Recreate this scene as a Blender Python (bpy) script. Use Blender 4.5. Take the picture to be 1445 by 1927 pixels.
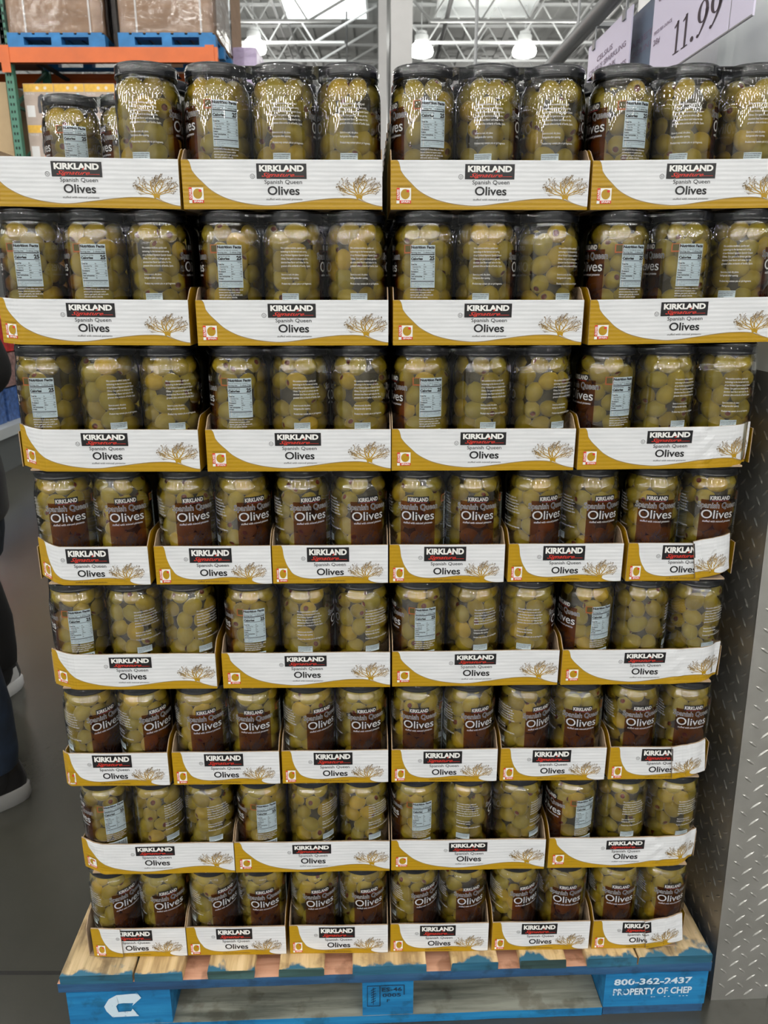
import bpy, bmesh, math, random
import numpy as np
from math import sin, cos, pi, radians as rad, sqrt, atan, atan2, asin
from mathutils import Vector, Matrix
random.seed(7); np.random.seed(7)
S = bpy.context.scene
for o in list(bpy.data.objects): bpy.data.objects.remove(o, do_unlink=True)
COL = S.collection

# ---------------------------------------------------------------- camera
cam_d = bpy.data.cameras.new('camera'); cam = bpy.data.objects.new('camera', cam_d); COL.objects.link(cam)
cam_d.sensor_fit = 'VERTICAL'; cam_d.sensor_height = 36; cam_d.sensor_width = 27
cam_d.lens = 1447/1927*36
cam.location = (0, 0, 1.387); cam.rotation_euler = (rad(90-16.7), 0, 0)
cam_d.clip_start = .02; cam_d.clip_end = 200
cam_d.dof.use_dof = True; cam_d.dof.focus_distance = 1.2; cam_d.dof.aperture_fstop = 11
S.camera = cam
# ---------------------------------------------------------------- world, exposure
W = bpy.data.worlds.new('hall_air'); S.world = W; W.use_nodes = True
W.node_tree.nodes['Background'].inputs[0].default_value = (.86, .93, 1, 1)
W.node_tree.nodes['Background'].inputs[1].default_value = .08
S.view_settings.view_transform = 'Standard'; S.view_settings.look = 'None'
S.view_settings.exposure = 0.0; S.view_settings.gamma = 1; S.view_settings.use_curve_mapping = False
S.cycles.transparent_max_bounces = 24; S.cycles.max_bounces = 8
# ---------------------------------------------------------------- the hall's lamps (rows of high bay lamps) and added far fill lights
LAMP_W = 124
ld = bpy.data.lights.new('high_bay_and_fill_light', 'POINT'); ld.energy = LAMP_W; ld.color = (1, .97, .92); ld.shadow_soft_size = .19
for j, y in enumerate(np.arange(-26, 9, 3.9)):
    for i, x in enumerate(np.arange(-26, 17, 3.5)):
        lo = bpy.data.objects.new('high_bay_and_fill_light', ld); COL.objects.link(lo)
        lo.location = (x+(1.1 if j % 2 else 0), y, 7.5)
for x, y in ((-8.2, 11.5), (-8.6, 15.5), (-12, 12.5), (8.2, 11.5), (8.6, 15.5), (12, 12.5), (-12.5, 17), (-14, 31), (-9, 31), (-4, 31), (4, 31), (9, 31), (-14, 40), (-7, 40), (0, 40), (7, 40)):
    lo = bpy.data.objects.new('high_bay_and_fill_light', ld); COL.objects.link(lo); lo.location = (x, y, 7.3 if y < 30 else 6.6)  # unseen lights; the low farthest rows are added to brighten ceiling and back wall
ld2 = bpy.data.lights.new('far_high_bay_light', 'POINT'); ld2.energy = 55; ld2.color = (1, .98, .93); ld2.shadow_soft_size = .25

# ---------------------------------------------------------------- materials
def nmat(name):
    m = bpy.data.materials.new(name); m.use_nodes = True
    nt = m.node_tree; return m, nt, nt.nodes['Principled BSDF']
def N(nt, typ, **kw):
    n = nt.nodes.new(typ)
    for k, v in kw.items(): setattr(n, k, v)
    return n
def ramp(nt, src, stops):
    r = N(nt, 'ShaderNodeValToRGB'); nt.links.new(src, r.inputs[0])
    e = r.color_ramp.elements
    while len(e) < len(stops): e.new(.5)
    for el, (p, c) in zip(e, stops): el.position = p; el.color = (*c, 1)
    return r.outputs[0]
def noise(nt, scale, detail=4, co='Object', sc=(1, 1, 1), rough=.55):
    t = N(nt, 'ShaderNodeTexCoord'); mp = N(nt, 'ShaderNodeMapping'); n = N(nt, 'ShaderNodeTexNoise')
    mp.inputs['Scale'].default_value = sc
    nt.links.new(t.outputs[co], mp.inputs[0]); nt.links.new(mp.outputs[0], n.inputs[0])
    n.inputs['Scale'].default_value = scale; n.inputs['Detail'].default_value = detail; n.inputs['Roughness'].default_value = rough
    return n.outputs[0]
def bump(nt, b, src, strength, dist=.001):
    k = N(nt, 'ShaderNodeBump'); k.inputs['Strength'].default_value = strength; k.inputs['Distance'].default_value = dist
    nt.links.new(src, k.inputs['Height']); nt.links.new(k.outputs[0], b.inputs['Normal'])
def simple(name, c, rough=.5, metal=0, spec=.5, var=0, scale=20, bmp=0, coat=0, sc=(1, 1, 1), co='Object'):
    m, nt, b = nmat(name)
    b.inputs['Roughness'].default_value = rough; b.inputs['Metallic'].default_value = metal
    b.inputs['Specular IOR Level'].default_value = spec; b.inputs['Coat Weight'].default_value = coat
    b.inputs['Coat Roughness'].default_value = .05
    b.inputs['Base Color'].default_value = (*c, 1)
    if var or bmp:
        n = noise(nt, scale, sc=sc, co=co)
        if var:
            nt.links.new(ramp(nt, n, [(.3, tuple(max(0, v*(1-var)) for v in c)), (.7, tuple(min(1, v*(1+var)) for v in c))]), b.inputs['Base Color'])
        if bmp: bump(nt, b, n, bmp)
    return m
def emis(name, c, s):
    m, nt, b = nmat(name); b.inputs['Base Color'].default_value = (*c, 1)
    b.inputs['Emission Color'].default_value = (*c, 1); b.inputs['Emission Strength'].default_value = s
    return m
def clear(name, ior, rough, tint=(1, 1, 1), bstr=0, bscale=30, bsc=(1, 1, 1), gain=1.0, bdist=.001):
    m = bpy.data.materials.new(name); m.use_nodes = True; nt = m.node_tree
    nt.nodes.remove(nt.nodes['Principled BSDF']); out = nt.nodes['Material Output']
    tr = N(nt, 'ShaderNodeBsdfTransparent'); gl = N(nt, 'ShaderNodeBsdfGlossy'); fr = N(nt, 'ShaderNodeFresnel'); mx = N(nt, 'ShaderNodeMixShader')
    tr.inputs[0].default_value = (*tint, 1); gl.inputs['Roughness'].default_value = rough; gl.inputs['Color'].default_value = (1, 1, 1, 1)
    fr.inputs[0].default_value = ior
    mu = N(nt, 'ShaderNodeMath', operation='MULTIPLY'); mu.use_clamp = True; mu.inputs[1].default_value = gain
    nt.links.new(fr.outputs[0], mu.inputs[0]); nt.links.new(mu.outputs[0], mx.inputs[0])
    nt.links.new(tr.outputs[0], mx.inputs[1]); nt.links.new(gl.outputs[0], mx.inputs[2]); nt.links.new(mx.outputs[0], out.inputs[0])
    if bstr:
        n = noise(nt, bscale, 3, sc=bsc); k = N(nt, 'ShaderNodeBump'); k.inputs['Strength'].default_value = bstr; k.inputs['Distance'].default_value = bdist
        nt.links.new(n, k.inputs['Height']); nt.links.new(k.outputs[0], gl.inputs['Normal']); nt.links.new(k.outputs[0], fr.inputs['Normal'])
    return m
M = {}
M['glass'] = clear('jar_glass', 1.5, .012, (.95, .93, .80), .12, 40, (1, 1, .3), 2.8, .0006)
M['film'] = clear('shrink_film', 1.3, .012, (.99, .99, .99), .30, 26, (3.2, 1, .07), 1.5, .0009)
M['wrap'] = clear('pallet_stretch_film', 1.45, .12, (.93, .93, .94), .6, 3, (1, 1, 2), 1.0, .02)
M['tint'] = bpy.data.materials.new('label_tint'); M['tint'].use_nodes = True
_n = M['tint'].node_tree; _n.nodes.remove(_n.nodes['Principled BSDF']); _t = N(_n, 'ShaderNodeBsdfTransparent')
_p = N(_n, 'ShaderNodeBsdfDiffuse'); _m = N(_n, 'ShaderNodeMixShader'); _t.inputs[0].default_value = (.66, .36, .24, 1); _p.inputs[0].default_value = (.03, .011, .008, 1)
_tx = N(_n, 'ShaderNodeTexNoise'); _tx.inputs['Scale'].default_value = 400; _m.inputs[0].default_value = .18
_n.links.new(_t.outputs[0], _m.inputs[1]); _n.links.new(_p.outputs[0], _m.inputs[2]); _n.links.new(_m.outputs[0], _n.nodes['Material Output'].inputs[0])
M['p_white'] = simple('print_white', (.80, .80, .78), .4)
M['p_black'] = simple('print_black', (.008, .008, .01), .35)
M['p_grey'] = simple('print_grey', (.13, .13, .13), .5)
M['p_panel'] = simple('print_pale_blue_panel', (.58, .69, .74), .4)
M['p_red'] = simple('print_red', (.62, .035, .02), .45)
M['p_orange'] = simple('print_orange', (.48, .12, .02), .45)
M['p_olive'] = simple('print_olive', (.10, .085, .015), .5)
M['gold'] = simple('print_gold', (.42, .245, .004), .38)
M['p_brown'] = simple('print_brown', (.11, .06, .01), .5)
M['tree_black'] = simple('print_dark_tree', (.02, .01, .008), .5)
M['kraft'] = simple('kraft_board', (.36, .26, .17), .85, var=.15, scale=8, sc=(1, 1, 30))
M['card_white'] = simple('white_board', (.70, .71, .73), .5)
M['lid'] = simple('lid_enamel', (.006, .007, .010), .2, spec=.5, bmp=.1, scale=80)
M['dark_brine_core'] = simple('brine_and_depth_shade', (.030, .022, .005), .5, var=.35, scale=30)
M['dark_brine_core2'] = simple('packed_brine', (.045, .040, .014), .5, var=.5, scale=45)

def printed(name, pts):
    m, nt, b = nmat(name)
    uv = N(nt, 'ShaderNodeUVMap'); uv.uv_map = 'uv'; sp = N(nt, 'ShaderNodeSeparateXYZ'); nt.links.new(uv.outputs[0], sp.inputs[0])
    fc = N(nt, 'ShaderNodeFloatCurve'); cu = fc.mapping.curves[0]
    for i, (x, y) in enumerate(pts):
        if i < 2: cu.points[i].location = (x, y)
        else: cu.points.new(x, y)
    fc.mapping.update(); nt.links.new(sp.outputs[0], fc.inputs['Value'])
    w = N(nt, 'ShaderNodeMath', operation='SUBTRACT'); w.inputs[0].default_value = 1; nt.links.new(sp.outputs[1], w.inputs[1])
    d = N(nt, 'ShaderNodeMath', operation='SUBTRACT'); nt.links.new(w.outputs[0], d.inputs[0]); nt.links.new(fc.outputs[0], d.inputs[1])
    g = N(nt, 'ShaderNodeMath', operation='GREATER_THAN'); g.inputs[1].default_value = 0; nt.links.new(d.outputs[0], g.inputs[0])
    a = N(nt, 'ShaderNodeMath', operation='ABSOLUTE'); nt.links.new(d.outputs[0], a.inputs[0])
    l = N(nt, 'ShaderNodeMath', operation='LESS_THAN'); l.inputs[1].default_value = .009; nt.links.new(a.outputs[0], l.inputs[0])
    wv = N(nt, 'ShaderNodeTexWave', bands_direction='Y'); wv.inputs['Scale'].default_value = 3.4; wv.inputs['Distortion'].default_value = 1.2; wv.inputs['Detail'].default_value = 2
    nt.links.new(uv.outputs[0], wv.inputs[0])
    n = noise(nt, 14, 3, sc=(1, 1, 9))
    wc = ramp(nt, n, [(.3, (.63, .65, .675)), (.7, (.74, .755, .78))])
    mx = N(nt, 'ShaderNodeMix', data_type='RGBA'); nt.links.new(g.outputs[0], mx.inputs[0]); nt.links.new(wc, mx.inputs[6]); mx.inputs[7].default_value = (.42, .245, .004, 1)
    m2 = N(nt, 'ShaderNodeMix', data_type='RGBA'); nt.links.new(l.outputs[0], m2.inputs[0]); nt.links.new(mx.outputs[2], m2.inputs[6]); m2.inputs[7].default_value = (.27, .19, .08, 1)
    nt.links.new(m2.outputs[2], b.inputs['Base Color']); b.inputs['Roughness'].default_value = .36
    bump(nt, b, wv.outputs[0], .25, .0006)
    return m
M['wide_print'] = printed('printed_tray_wide', [(0, 0), (1, .94), (.028, 0), (.052, .22), (.096, .435), (.18, .71), (.265, .84), (.375, .915), (.44, .925), (.56, .87), (.69, .80), (.77, .775), (.86, .785), (.92, .86), (.98, .93)])
M['narrow_print'] = printed('printed_tray_narrow', [(0, 0), (1, 1), (.075, 0), (.10, .30), (.145, .62), (.20, .79), (.30, .87), (.45, .865), (.60, .82), (.70, .825), (.80, .87), (.86, .96), (.92, 1)])

def olive_mat():
    m, nt, b = nmat('olive_skin')
    ge = N(nt, 'ShaderNodeNewGeometry'); oi = N(nt, 'ShaderNodeObjectInfo')
    ad = N(nt, 'ShaderNodeMath', operation='ADD'); nt.links.new(ge.outputs['Random Per Island'], ad.inputs[0]); nt.links.new(oi.outputs['Random'], ad.inputs[1])
    fr = N(nt, 'ShaderNodeMath', operation='FRACT'); nt.links.new(ad.outputs[0], fr.inputs[0])
    c = ramp(nt, fr.outputs[0], [(0, (.34, .25, .015)), (.35, (.52, .41, .042)), (.7, (.43, .36, .052)), (1, (.68, .48, .035))])
    n = noise(nt, 55, 3, co='Object'); hs = N(nt, 'ShaderNodeMix', data_type='RGBA', blend_type='MULTIPLY'); hs.inputs[0].default_value = .6
    nt.links.new(c, hs.inputs[6]); nt.links.new(ramp(nt, n, [(.3, (.72, .75, .66)), (.65, (1, 1, 1))]), hs.inputs[7])
    nt.links.new(hs.outputs[2], b.inputs['Base Color'])
    b.inputs['Roughness'].default_value = .30; b.inputs['Specular IOR Level'].default_value = .25; b.inputs['Subsurface Weight'].default_value = 0
    n2 = noise(nt, 600, 2); bump(nt, b, n2, .12, .0004)
    return m
M['olive'] = olive_mat()
M['pimiento'] = simple('pimiento_red', (.20, .025, .008), .4, var=.3, scale=150)
M['pit'] = simple('olive_cut_rim', (.33, .27, .10), .5)

# ---------------------------------------------------------------- mesh helpers
class MB:
    def __init__(s): s.v = []; s.f = []; s.m = []; s.uv = {}
    def add(s, vs, fs, mi=0, uvs=None):
        o = len(s.v); s.v += [tuple(v) for v in vs]
        for f in fs:
            s.f.append(tuple(i+o for i in f)); s.m.append(mi)
        if uvs is not None:
            for i, u in enumerate(uvs): s.uv[o+i] = u
        return o
    def box(s, x0, x1, y0, y1, z0, z1, mi=0, rot=None, piv=None):
        vs = [(x, y, z) for z in (z0, z1) for y in (y0, y1) for x in (x0, x1)]
        if rot is not None:
            p = Vector(piv or (0, 0, 0)); vs = [tuple(rot @ (Vector(v)-p)+p) for v in vs]
        s.add(vs, [(0, 2, 3, 1), (4, 5, 7, 6), (0, 1, 5, 4), (2, 6, 7, 3), (0, 4, 6, 2), (1, 3, 7, 5)], mi)
    def bar(s, a, b, r, n=6, mi=0, r2=None):
        a = Vector(a); b = Vector(b); d = (b-a); r2 = r if r2 is None else r2
        if d.length < 1e-6: return
        q = d.to_track_quat('Z', 'Y').to_matrix(); vs = []
        for p, rr in ((a, r), (b, r2)):
            for i in range(n):
                t = 2*pi*(i+.5)/n; vs.append(p+q @ Vector((rr*cos(t), rr*sin(t), 0)))
        fs = [(i, (i+1) % n, n+(i+1) % n, n+i) for i in range(n)]+[tuple(range(n-1, -1, -1)), tuple(range(n, 2*n))]
        s.add(vs, fs, mi)
    def beam(s, a, b, w, h, mi=0):
        a = Vector(a); b = Vector(b); d = (b-a).normalized(); up = Vector((0, 0, 1))
        if abs(d.z) > .99: up = Vector((0, 1, 0))
        r = d.cross(up).normalized(); u = r.cross(d)
        vs = [p+r*sx*w/2+u*sz*h/2 for p in (a, b) for sx, sz in ((-1, -1), (1, -1), (1, 1), (-1, 1))]
        s.add(vs, [(0, 1, 5, 4), (1, 2, 6, 5), (2, 3, 7, 6), (3, 0, 4, 7), (3, 2, 1, 0), (4, 5, 6, 7)], mi)
    def lathe(s, prof, n=32, mi=0, c=(0, 0, 0), caps=True):
        vs = []
        for r, z in prof:
            for i in range(n): t = 2*pi*i/n; vs.append((c[0]+r*cos(t), c[1]+r*sin(t), c[2]+z))
        fs = []
        for k in range(len(prof)-1):
            for i in range(n): j = (i+1) % n; fs.append((k*n+i, k*n+j, (k+1)*n+j, (k+1)*n+i))
        if caps: fs += [tuple(range(n-1, -1, -1)), tuple((len(prof)-1)*n+i for i in range(n))]
        s.add(vs, fs, mi)
    def mesh(s, name, mats, smooth=False, auto=None):
        me = bpy.data.meshes.new(name); me.from_pydata(s.v, [], s.f)
        for m in mats: me.materials.append(m)
        me.polygons.foreach_set('material_index', s.m)
        if smooth: me.polygons.foreach_set('use_smooth', [True]*len(s.f))
        if s.uv:
            l = me.uv_layers.new(name='uv')
            for lp in me.loops: l.data[lp.index].uv = s.uv.get(lp.vertex_index, (0.5, 1.5))
        me.update()
        if auto is not None:
            bm = bmesh.new(); bm.from_mesh(me)
            for e in bm.edges:
                if len(e.link_faces) == 2 and e.calc_face_angle(0) > auto: e.smooth = False
            bm.to_mesh(me); bm.free()
        return me
def link(name, me, parent=None, loc=(0, 0, 0), rot=(0, 0, 0)):
    o = bpy.data.objects.new(name, me); COL.objects.link(o); o.location = loc; o.rotation_euler = rot
    if parent: o.parent = parent
    return o
def build(mb, name, mats, parent=None, smooth=False, auto=None, loc=(0, 0, 0), rot=(0, 0, 0)):
    return link(name, mb.mesh(name, mats, smooth, auto), parent, loc, rot)
def thing(name, label, cat, loc=(0, 0, 0), rz=0, group=None):
    o = bpy.data.objects.new(name, None); COL.objects.link(o); o.location = loc; o.rotation_euler = (0, 0, rz)
    return tag(o, label, cat, group)
def tag(o, label, cat, group=None, kind=None):
    o['label'] = label; o['category'] = cat
    if group: o['group'] = group
    if kind: o['kind'] = kind
    return o
def struct(o): o['kind'] = 'structure'; return o

# ---------------------------------------------------------------- lettering
_tc = {}
def text2d(s, offset=0., shear=0., res=2):
    k = (s, offset, shear, res)
    if k in _tc: return _tc[k]
    cu = bpy.data.curves.new('lettering', 'FONT'); cu.body = s; cu.size = 1; cu.offset = offset; cu.shear = shear; cu.resolution_u = res
    ob = bpy.data.objects.new('lettering', cu)
    me = bpy.data.meshes.new_from_object(ob)
    v = [(p.co.x, p.co.y) for p in me.vertices]; f = [tuple(p.vertices) for p in me.polygons]
    bpy.data.objects.remove(ob); bpy.data.curves.remove(cu); bpy.data.meshes.remove(me)
    _tc[k] = (v, f); return _tc[k]
_ref = text2d('H', res=2)[0]; CAP = max(p[1] for p in _ref)
def put_text(mb, s, x0, x1, z, cap, mp, mi, offset=0., shear=0., res=2, ref=None):
    """baseline z, cap height cap, squeezed between x0 and x1; mp maps (x,z) to 3d"""
    v, f = text2d(s, offset, shear, res)
    if not v: return
    a = min(p[0] for p in v); b = max(p[0] for p in v)
    if ref: r = text2d(ref, 0, shear, res)[0]; a = min(p[0] for p in r); b = max(p[0] for p in r)
    kx = (x1-x0)/(b-a); kz = cap/CAP
    mb.add([mp(x0+(p[0]-a)*kx, z+p[1]*kz) for p in v], f, mi)
def quad(mb, x0, x1, z0, z1, mp, mi, nx=1):
    vs = []; fs = []
    for i in range(nx+1):
        x = x0+(x1-x0)*i/nx; vs += [mp(x, z0), mp(x, z1)]
    for i in range(nx): fs.append((2*i, 2*i+2, 2*i+3, 2*i+1))
    mb.add(vs, fs, mi)
def poly(mb, pts, mp, mi): mb.add([mp(*p) for p in pts], [tuple(range(len(pts)))], mi)
def ring(mb, cx, cz, r0, r1, mp, mi, n=20, a0=0, a1=2*pi):
    vs = []; fs = []
    for i in range(n+1):
        t = a0+(a1-a0)*i/n; vs += [mp(cx+r0*cos(t), cz+r0*sin(t)), mp(cx+r1*cos(t), cz+r1*sin(t))]
    for i in range(n): fs.append((2*i, 2*i+1, 2*i+3, 2*i+2))
    mb.add(vs, fs, mi)
def disc(mb, cx, cz, rx, rz, mp, mi, n=16): poly(mb, [(cx+rx*cos(2*pi*i/n), cz+rz*sin(2*pi*i/n)) for i in range(n)], mp, mi)

# the olive tree drawing: unit box, trunk foot at (.5,0)
def tree_shapes():
    R_ = random.Random(5); q = []; leaves = []
    def strip(a, b, wa, wb):
        dx, dz = b[0]-a[0], b[1]-a[1]; l = sqrt(dx*dx+dz*dz) or 1; nx, nz = -dz/l, dx/l
        q.append([(a[0]-nx*wa, a[1]-nz*wa), (b[0]-nx*wb, b[1]-nz*wb), (b[0]+nx*wb, b[1]+nz*wb), (a[0]+nx*wa, a[1]+nz*wa)])
    def leaf(p, an, s):
        dx, dz = cos(an)*s, sin(an)*s; nx, nz = -sin(an)*s*.22, cos(an)*s*.22
        leaves.append([p, (p[0]+dx*.5+nx, p[1]+dz*.5+nz), (p[0]+dx, p[1]+dz), (p[0]+dx*.5-nx, p[1]+dz*.5-nz)])
    def inside(p): return ((p[0]-.5)/.5)**2+((p[1]-.55)/.45)**2 < 1 and p[1] > .16
    def limb(p, an, ln, w, curl, lev):
        n = 7
        for i in range(n):
            an += curl/n; b = (p[0]+cos(an)*ln/n, p[1]+sin(an)*ln/n)
            if not inside(b): break
            w2 = w*.86; strip(p, b, w, w2); p = b; w = w2
            if lev < 3 and i >= 1 and R_.random() < (.9 if lev == 1 else .6):
                s = 1 if (i % 2) else -1
                limb(p, an+s*R_.uniform(.5, .9), ln*(.55 if lev == 1 else .42), w*.65, -s*R_.uniform(.1, .6), lev+1)
            if lev >= 2 and R_.random() < .38: leaf(p, an+R_.choice((-1, 1))*R_.uniform(.5, 1.2), R_.uniform(.022, .034))
        leaf(p, an, .032)
    for p, an, ln, w, cu in (((.42, .22), 2.9, .40, .016, -.5), ((.43, .26), 2.45, .46, .019, -.35), ((.46, .28), 2.0, .44, .020, -.5), ((.50, .30), 1.9, .50, .021, -1.1), ((.54, .27), 1.1, .46, .019, .25), ((.57, .25), .75, .48, .018, -.3), ((.58, .22), .35, .44, .015, .25)):
        limb(p, an, ln, w, cu, 1)
    trunk = [(.34, -.04), (.42, .01), (.455, .09), (.44, .18), (.41, .23), (.42, .27), (.455, .24), (.46, .30), (.49, .25), (.51, .32), (.53, .24), (.555, .28), (.565, .22), (.60, .25), (.585, .17), (.575, .08), (.61, .01), (.70, -.04)]
    return q, leaves, trunk
TREE = tree_shapes()
def put_tree(mb, x0, x1, z0, z1, mp, mi, mleaf=None, trunk=True):
    f = lambda p: mp(x0+(x1-x0)*p[0], z0+(z1-z0)*p[1])
    q, lv, tr = TREE
    for s in q: mb.add([f(p) for p in s], [(0, 1, 2, 3)], mi)
    for s in lv: mb.add([f(p) for p in s], [(0, 1, 2, 3)], mi if mleaf is None else mleaf)
    if trunk:
        tr2 = tr; c = (.51, .1)
        for i in range(len(tr2)-1): mb.add([f(c), f(tr2[i]), f(tr2[i+1])], [(0, 2, 1)], mi)

# ---------------------------------------------------------------- setting: floor, ceiling, walls
def concrete():
    m, nt, b = nmat('polished_concrete')
    n = noise(nt, 1.1, 8, co='Generated', sc=(60, 60, 1)); n2 = noise(nt, 90, 3, co='Generated', sc=(60, 60, 1))
    c = ramp(nt, n, [(.3, (.036, .036, .030)), (.55, (.050, .0495, .0405)), (.75, (.072, .069, .056))])
    g = N(nt, 'ShaderNodeNewGeometry'); sp = N(nt, 'ShaderNodeSeparateXYZ'); nt.links.new(g.outputs['Position'], sp.inputs[0])
    def line(ax, off, per, w):
        a = N(nt, 'ShaderNodeMath', operation='SUBTRACT'); nt.links.new(sp.outputs[ax], a.inputs[0]); a.inputs[1].default_value = off-per/2
        p = N(nt, 'ShaderNodeMath', operation='FLOORED_MODULO'); nt.links.new(a.outputs[0], p.inputs[0]); p.inputs[1].default_value = per
        q = N(nt, 'ShaderNodeMath', operation='SUBTRACT'); nt.links.new(p.outputs[0], q.inputs[0]); q.inputs[1].default_value = per/2
        r = N(nt, 'ShaderNodeMath', operation='ABSOLUTE'); nt.links.new(q.outputs[0], r.inputs[0])
        s = N(nt, 'ShaderNodeMath', operation='LESS_THAN'); nt.links.new(r.outputs[0], s.inputs[0]); s.inputs[1].default_value = w
        return s.outputs[0]
    l1 = line(1, 3.835, 2.57, .005)
    mx = N(nt, 'ShaderNodeMix', data_type='RGBA'); nt.links.new(l1, mx.inputs[0]); nt.links.new(c, mx.inputs[6]); mx.inputs[7].default_value = (.025, .024, .022, 1)
    nt.links.new(mx.outputs[2], b.inputs['Base Color']); b.inputs['Specular IOR Level'].default_value = .9
    nt.links.new(ramp(nt, n, [(.3, (.16,)*3), (.7, (.28,)*3)]), b.inputs['Roughness'])
    bump(nt, b, n2, .12, .002); return m
mb = MB(); mb.box(-30, 30, -30, 50, -.1, 0); struct(build(mb, 'floor', [concrete()]))
M['deck'] = simple('painted_roof_deck', (.52, .53, .52), .6, var=.12, scale=.6)
mb = MB(); mb.box(-30, 30, -30, 50, 8.8, 8.9)
for x in np.arange(-29.8, 30, .61): mb.box(x, x+.18, 12, 49.9, 8.74, 8.8)
struct(build(mb, 'ceiling', [M['deck']]))
M['wallp'] = simple('painted_block_wall', (.42, .43, .43), .7, var=.08, scale=2)
for nm, a in (('wall_back', (-30, 30, 50, 50.2)), ('wall_left', (-30.2, -30, -30, 50)), ('wall_right', (30, 30.2, -30, 50)), ('wall_front', (-30, 30, -30.2, -30))):
    mb = MB(); mb.box(*a, 0, 8.9); struct(build(mb, nm, [M['wallp']]))
YAW = atan(.0394)
# white partition on the right with a steel guarded foot
M['white_wall'] = simple('white_painted_partition', (.95, .96, .97), .3, var=.01, scale=3)
M['grey_wall'] = simple('grey_painted_partition', (.84, .88, .865), .4, var=.02, scale=3)
mb = MB(); mb.box(0, .9, .004, .49, 0, 4.4, 0); mb.box(.004, .9, .49, 1.0, 0, 4.4, 1)
for z in (1.30, 3.5): mb.box(-.001, .9, .003, .49, z, z+.004, 0)
o = build(mb, 'wall_partition', [M['grey_wall'], M['white_wall']], loc=(.672, 1.21, 0), rot=(0, 0, YAW)); struct(o)

# ---------------------------------------------------------------- diamond plate guard
def steel():
    m, nt, b = nmat('tread_plate_steel'); n = noise(nt, 9, 5)
    nt.links.new(ramp(nt, n, [(.3, (.44, .435, .41)), (.7, (.58, .575, .55))]), b.inputs['Base Color'])
    nt.links.new(ramp(nt, n, [(.3, (.30,)*3), (.7, (.42,)*3)]), b.inputs['Roughness'])
    b.inputs['Metallic'].default_value = .85; bump(nt, b, noise(nt, 25, 3), .25, .002); return m
M['steel'] = steel()
M['steel_side'] = M['steel']
def tread(x0, x1, h, mp, off=0.):
    mb = MB(); nx = 2; nz = 24; p = .037
    def P(x, z, d): return mp(x, z, d)
    vs = [P(x0+(x1-x0)*i/nx, h*k/nz, d) for d in (0, -.003) for k in range(nz+1) for i in range(nx+1)]; fs = []
    w = nx+1; o = w*(nz+1)
    for k in range(nz):
        for i in range(nx):
            a = k*w+i; fs += [(a, a+1, a+w+1, a+w), (o+a, o+a+w, o+a+w+1, o+a+1)]
    for k in range(nz): fs += [(k*w, k*w+w, o+k*w+w, o+k*w), (k*w+nx, o+k*w+nx, o+k*w+w+nx, k*w+w+nx)]
    for i in range(nx): fs += [(i, o+i, o+i+1, i+1), (nz*w+i, nz*w+i+1, o+nz*w+i+1, o+nz*w+i)]
    mb.add(vs, fs)
    r = random.Random(3)
    k = 0; z = .018
    while z < h-.016:
        for i in range(int((x1-x0)/p)+2):
            for s in (1, -1):
                x = (math.floor(x0/p)+i)*p+off+(0 if s > 0 else p/2); zz = z+(0 if s > 0 else p/2)
                if x < x0+.012 or x > x1-.012 or zz > h-.012: continue
                an = s*rad(42)+r.uniform(-.04, .04); L = .0118 if s > 0 else .0098; w_ = .0025; ca, sa = cos(an), sin(an)
                pts = [(-L, 0, 0), (-L*.4, -w_, 0), (L*.4, -w_, 0), (L, 0, 0), (L*.4, w_, 0), (-L*.4, w_, 0), (-L*.5, 0, .0014), (L*.5, 0, .0014)]
                mb.add([P(x+a*ca-b*sa, zz+a*sa+b*ca, c) for a, b, c in pts], [(0, 1, 6), (1, 2, 7, 6), (2, 3, 7), (3, 4, 7), (4, 5, 6, 7), (5, 0, 6)])
        z += p
    return mb
g = thing('diamond_plate_guard', 'silver diamond tread plate guard wrapping the white partition right of the pallet', 'metal guard', (.658, 1.202, 0), YAW)
lean = lambda z: -.036*z/1.2
H_ = 1.247
mb = tread(0, .116, H_, lambda x, z, d: (x+lean(z)*(1-x/.116), -.001-d, z)); build(mb, 'front_plate', [M['steel']], g)
mb = tread(.1175, .50, H_, lambda x, z, d: (x, -.001-d, z)); build(mb, 'front_plate', [M['steel']], g)
mb = tread(0, .98, H_, lambda x, z, d: (lean(z)-d, .98-x, z)); build(mb, 'side_plate', [M['steel']], g)
mb = MB()
for z in (.03, .45, .9): mb.lathe([(.004, 0), (.0035, .0012), (.0015, .002)], 12, 0, (0, 0, 0))
rv = MB()
for z in (.032, .62, 1.2):
    n = 12; c = (.109, z)
    rv.add([(c[0]+.0035*cos(2*pi*i/n), -.001, c[1]+.0035*sin(2*pi*i/n)) for i in range(n)]+[(c[0]+.002*cos(2*pi*i/n), -.0032, c[1]+.002*sin(2*pi*i/n)) for i in range(n)],
           [(i, (i+1) % n, n+(i+1) % n, n+i) for i in range(n)]+[tuple(range(n, 2*n))])
build(rv, 'rivets', [M['steel']], g)

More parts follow.
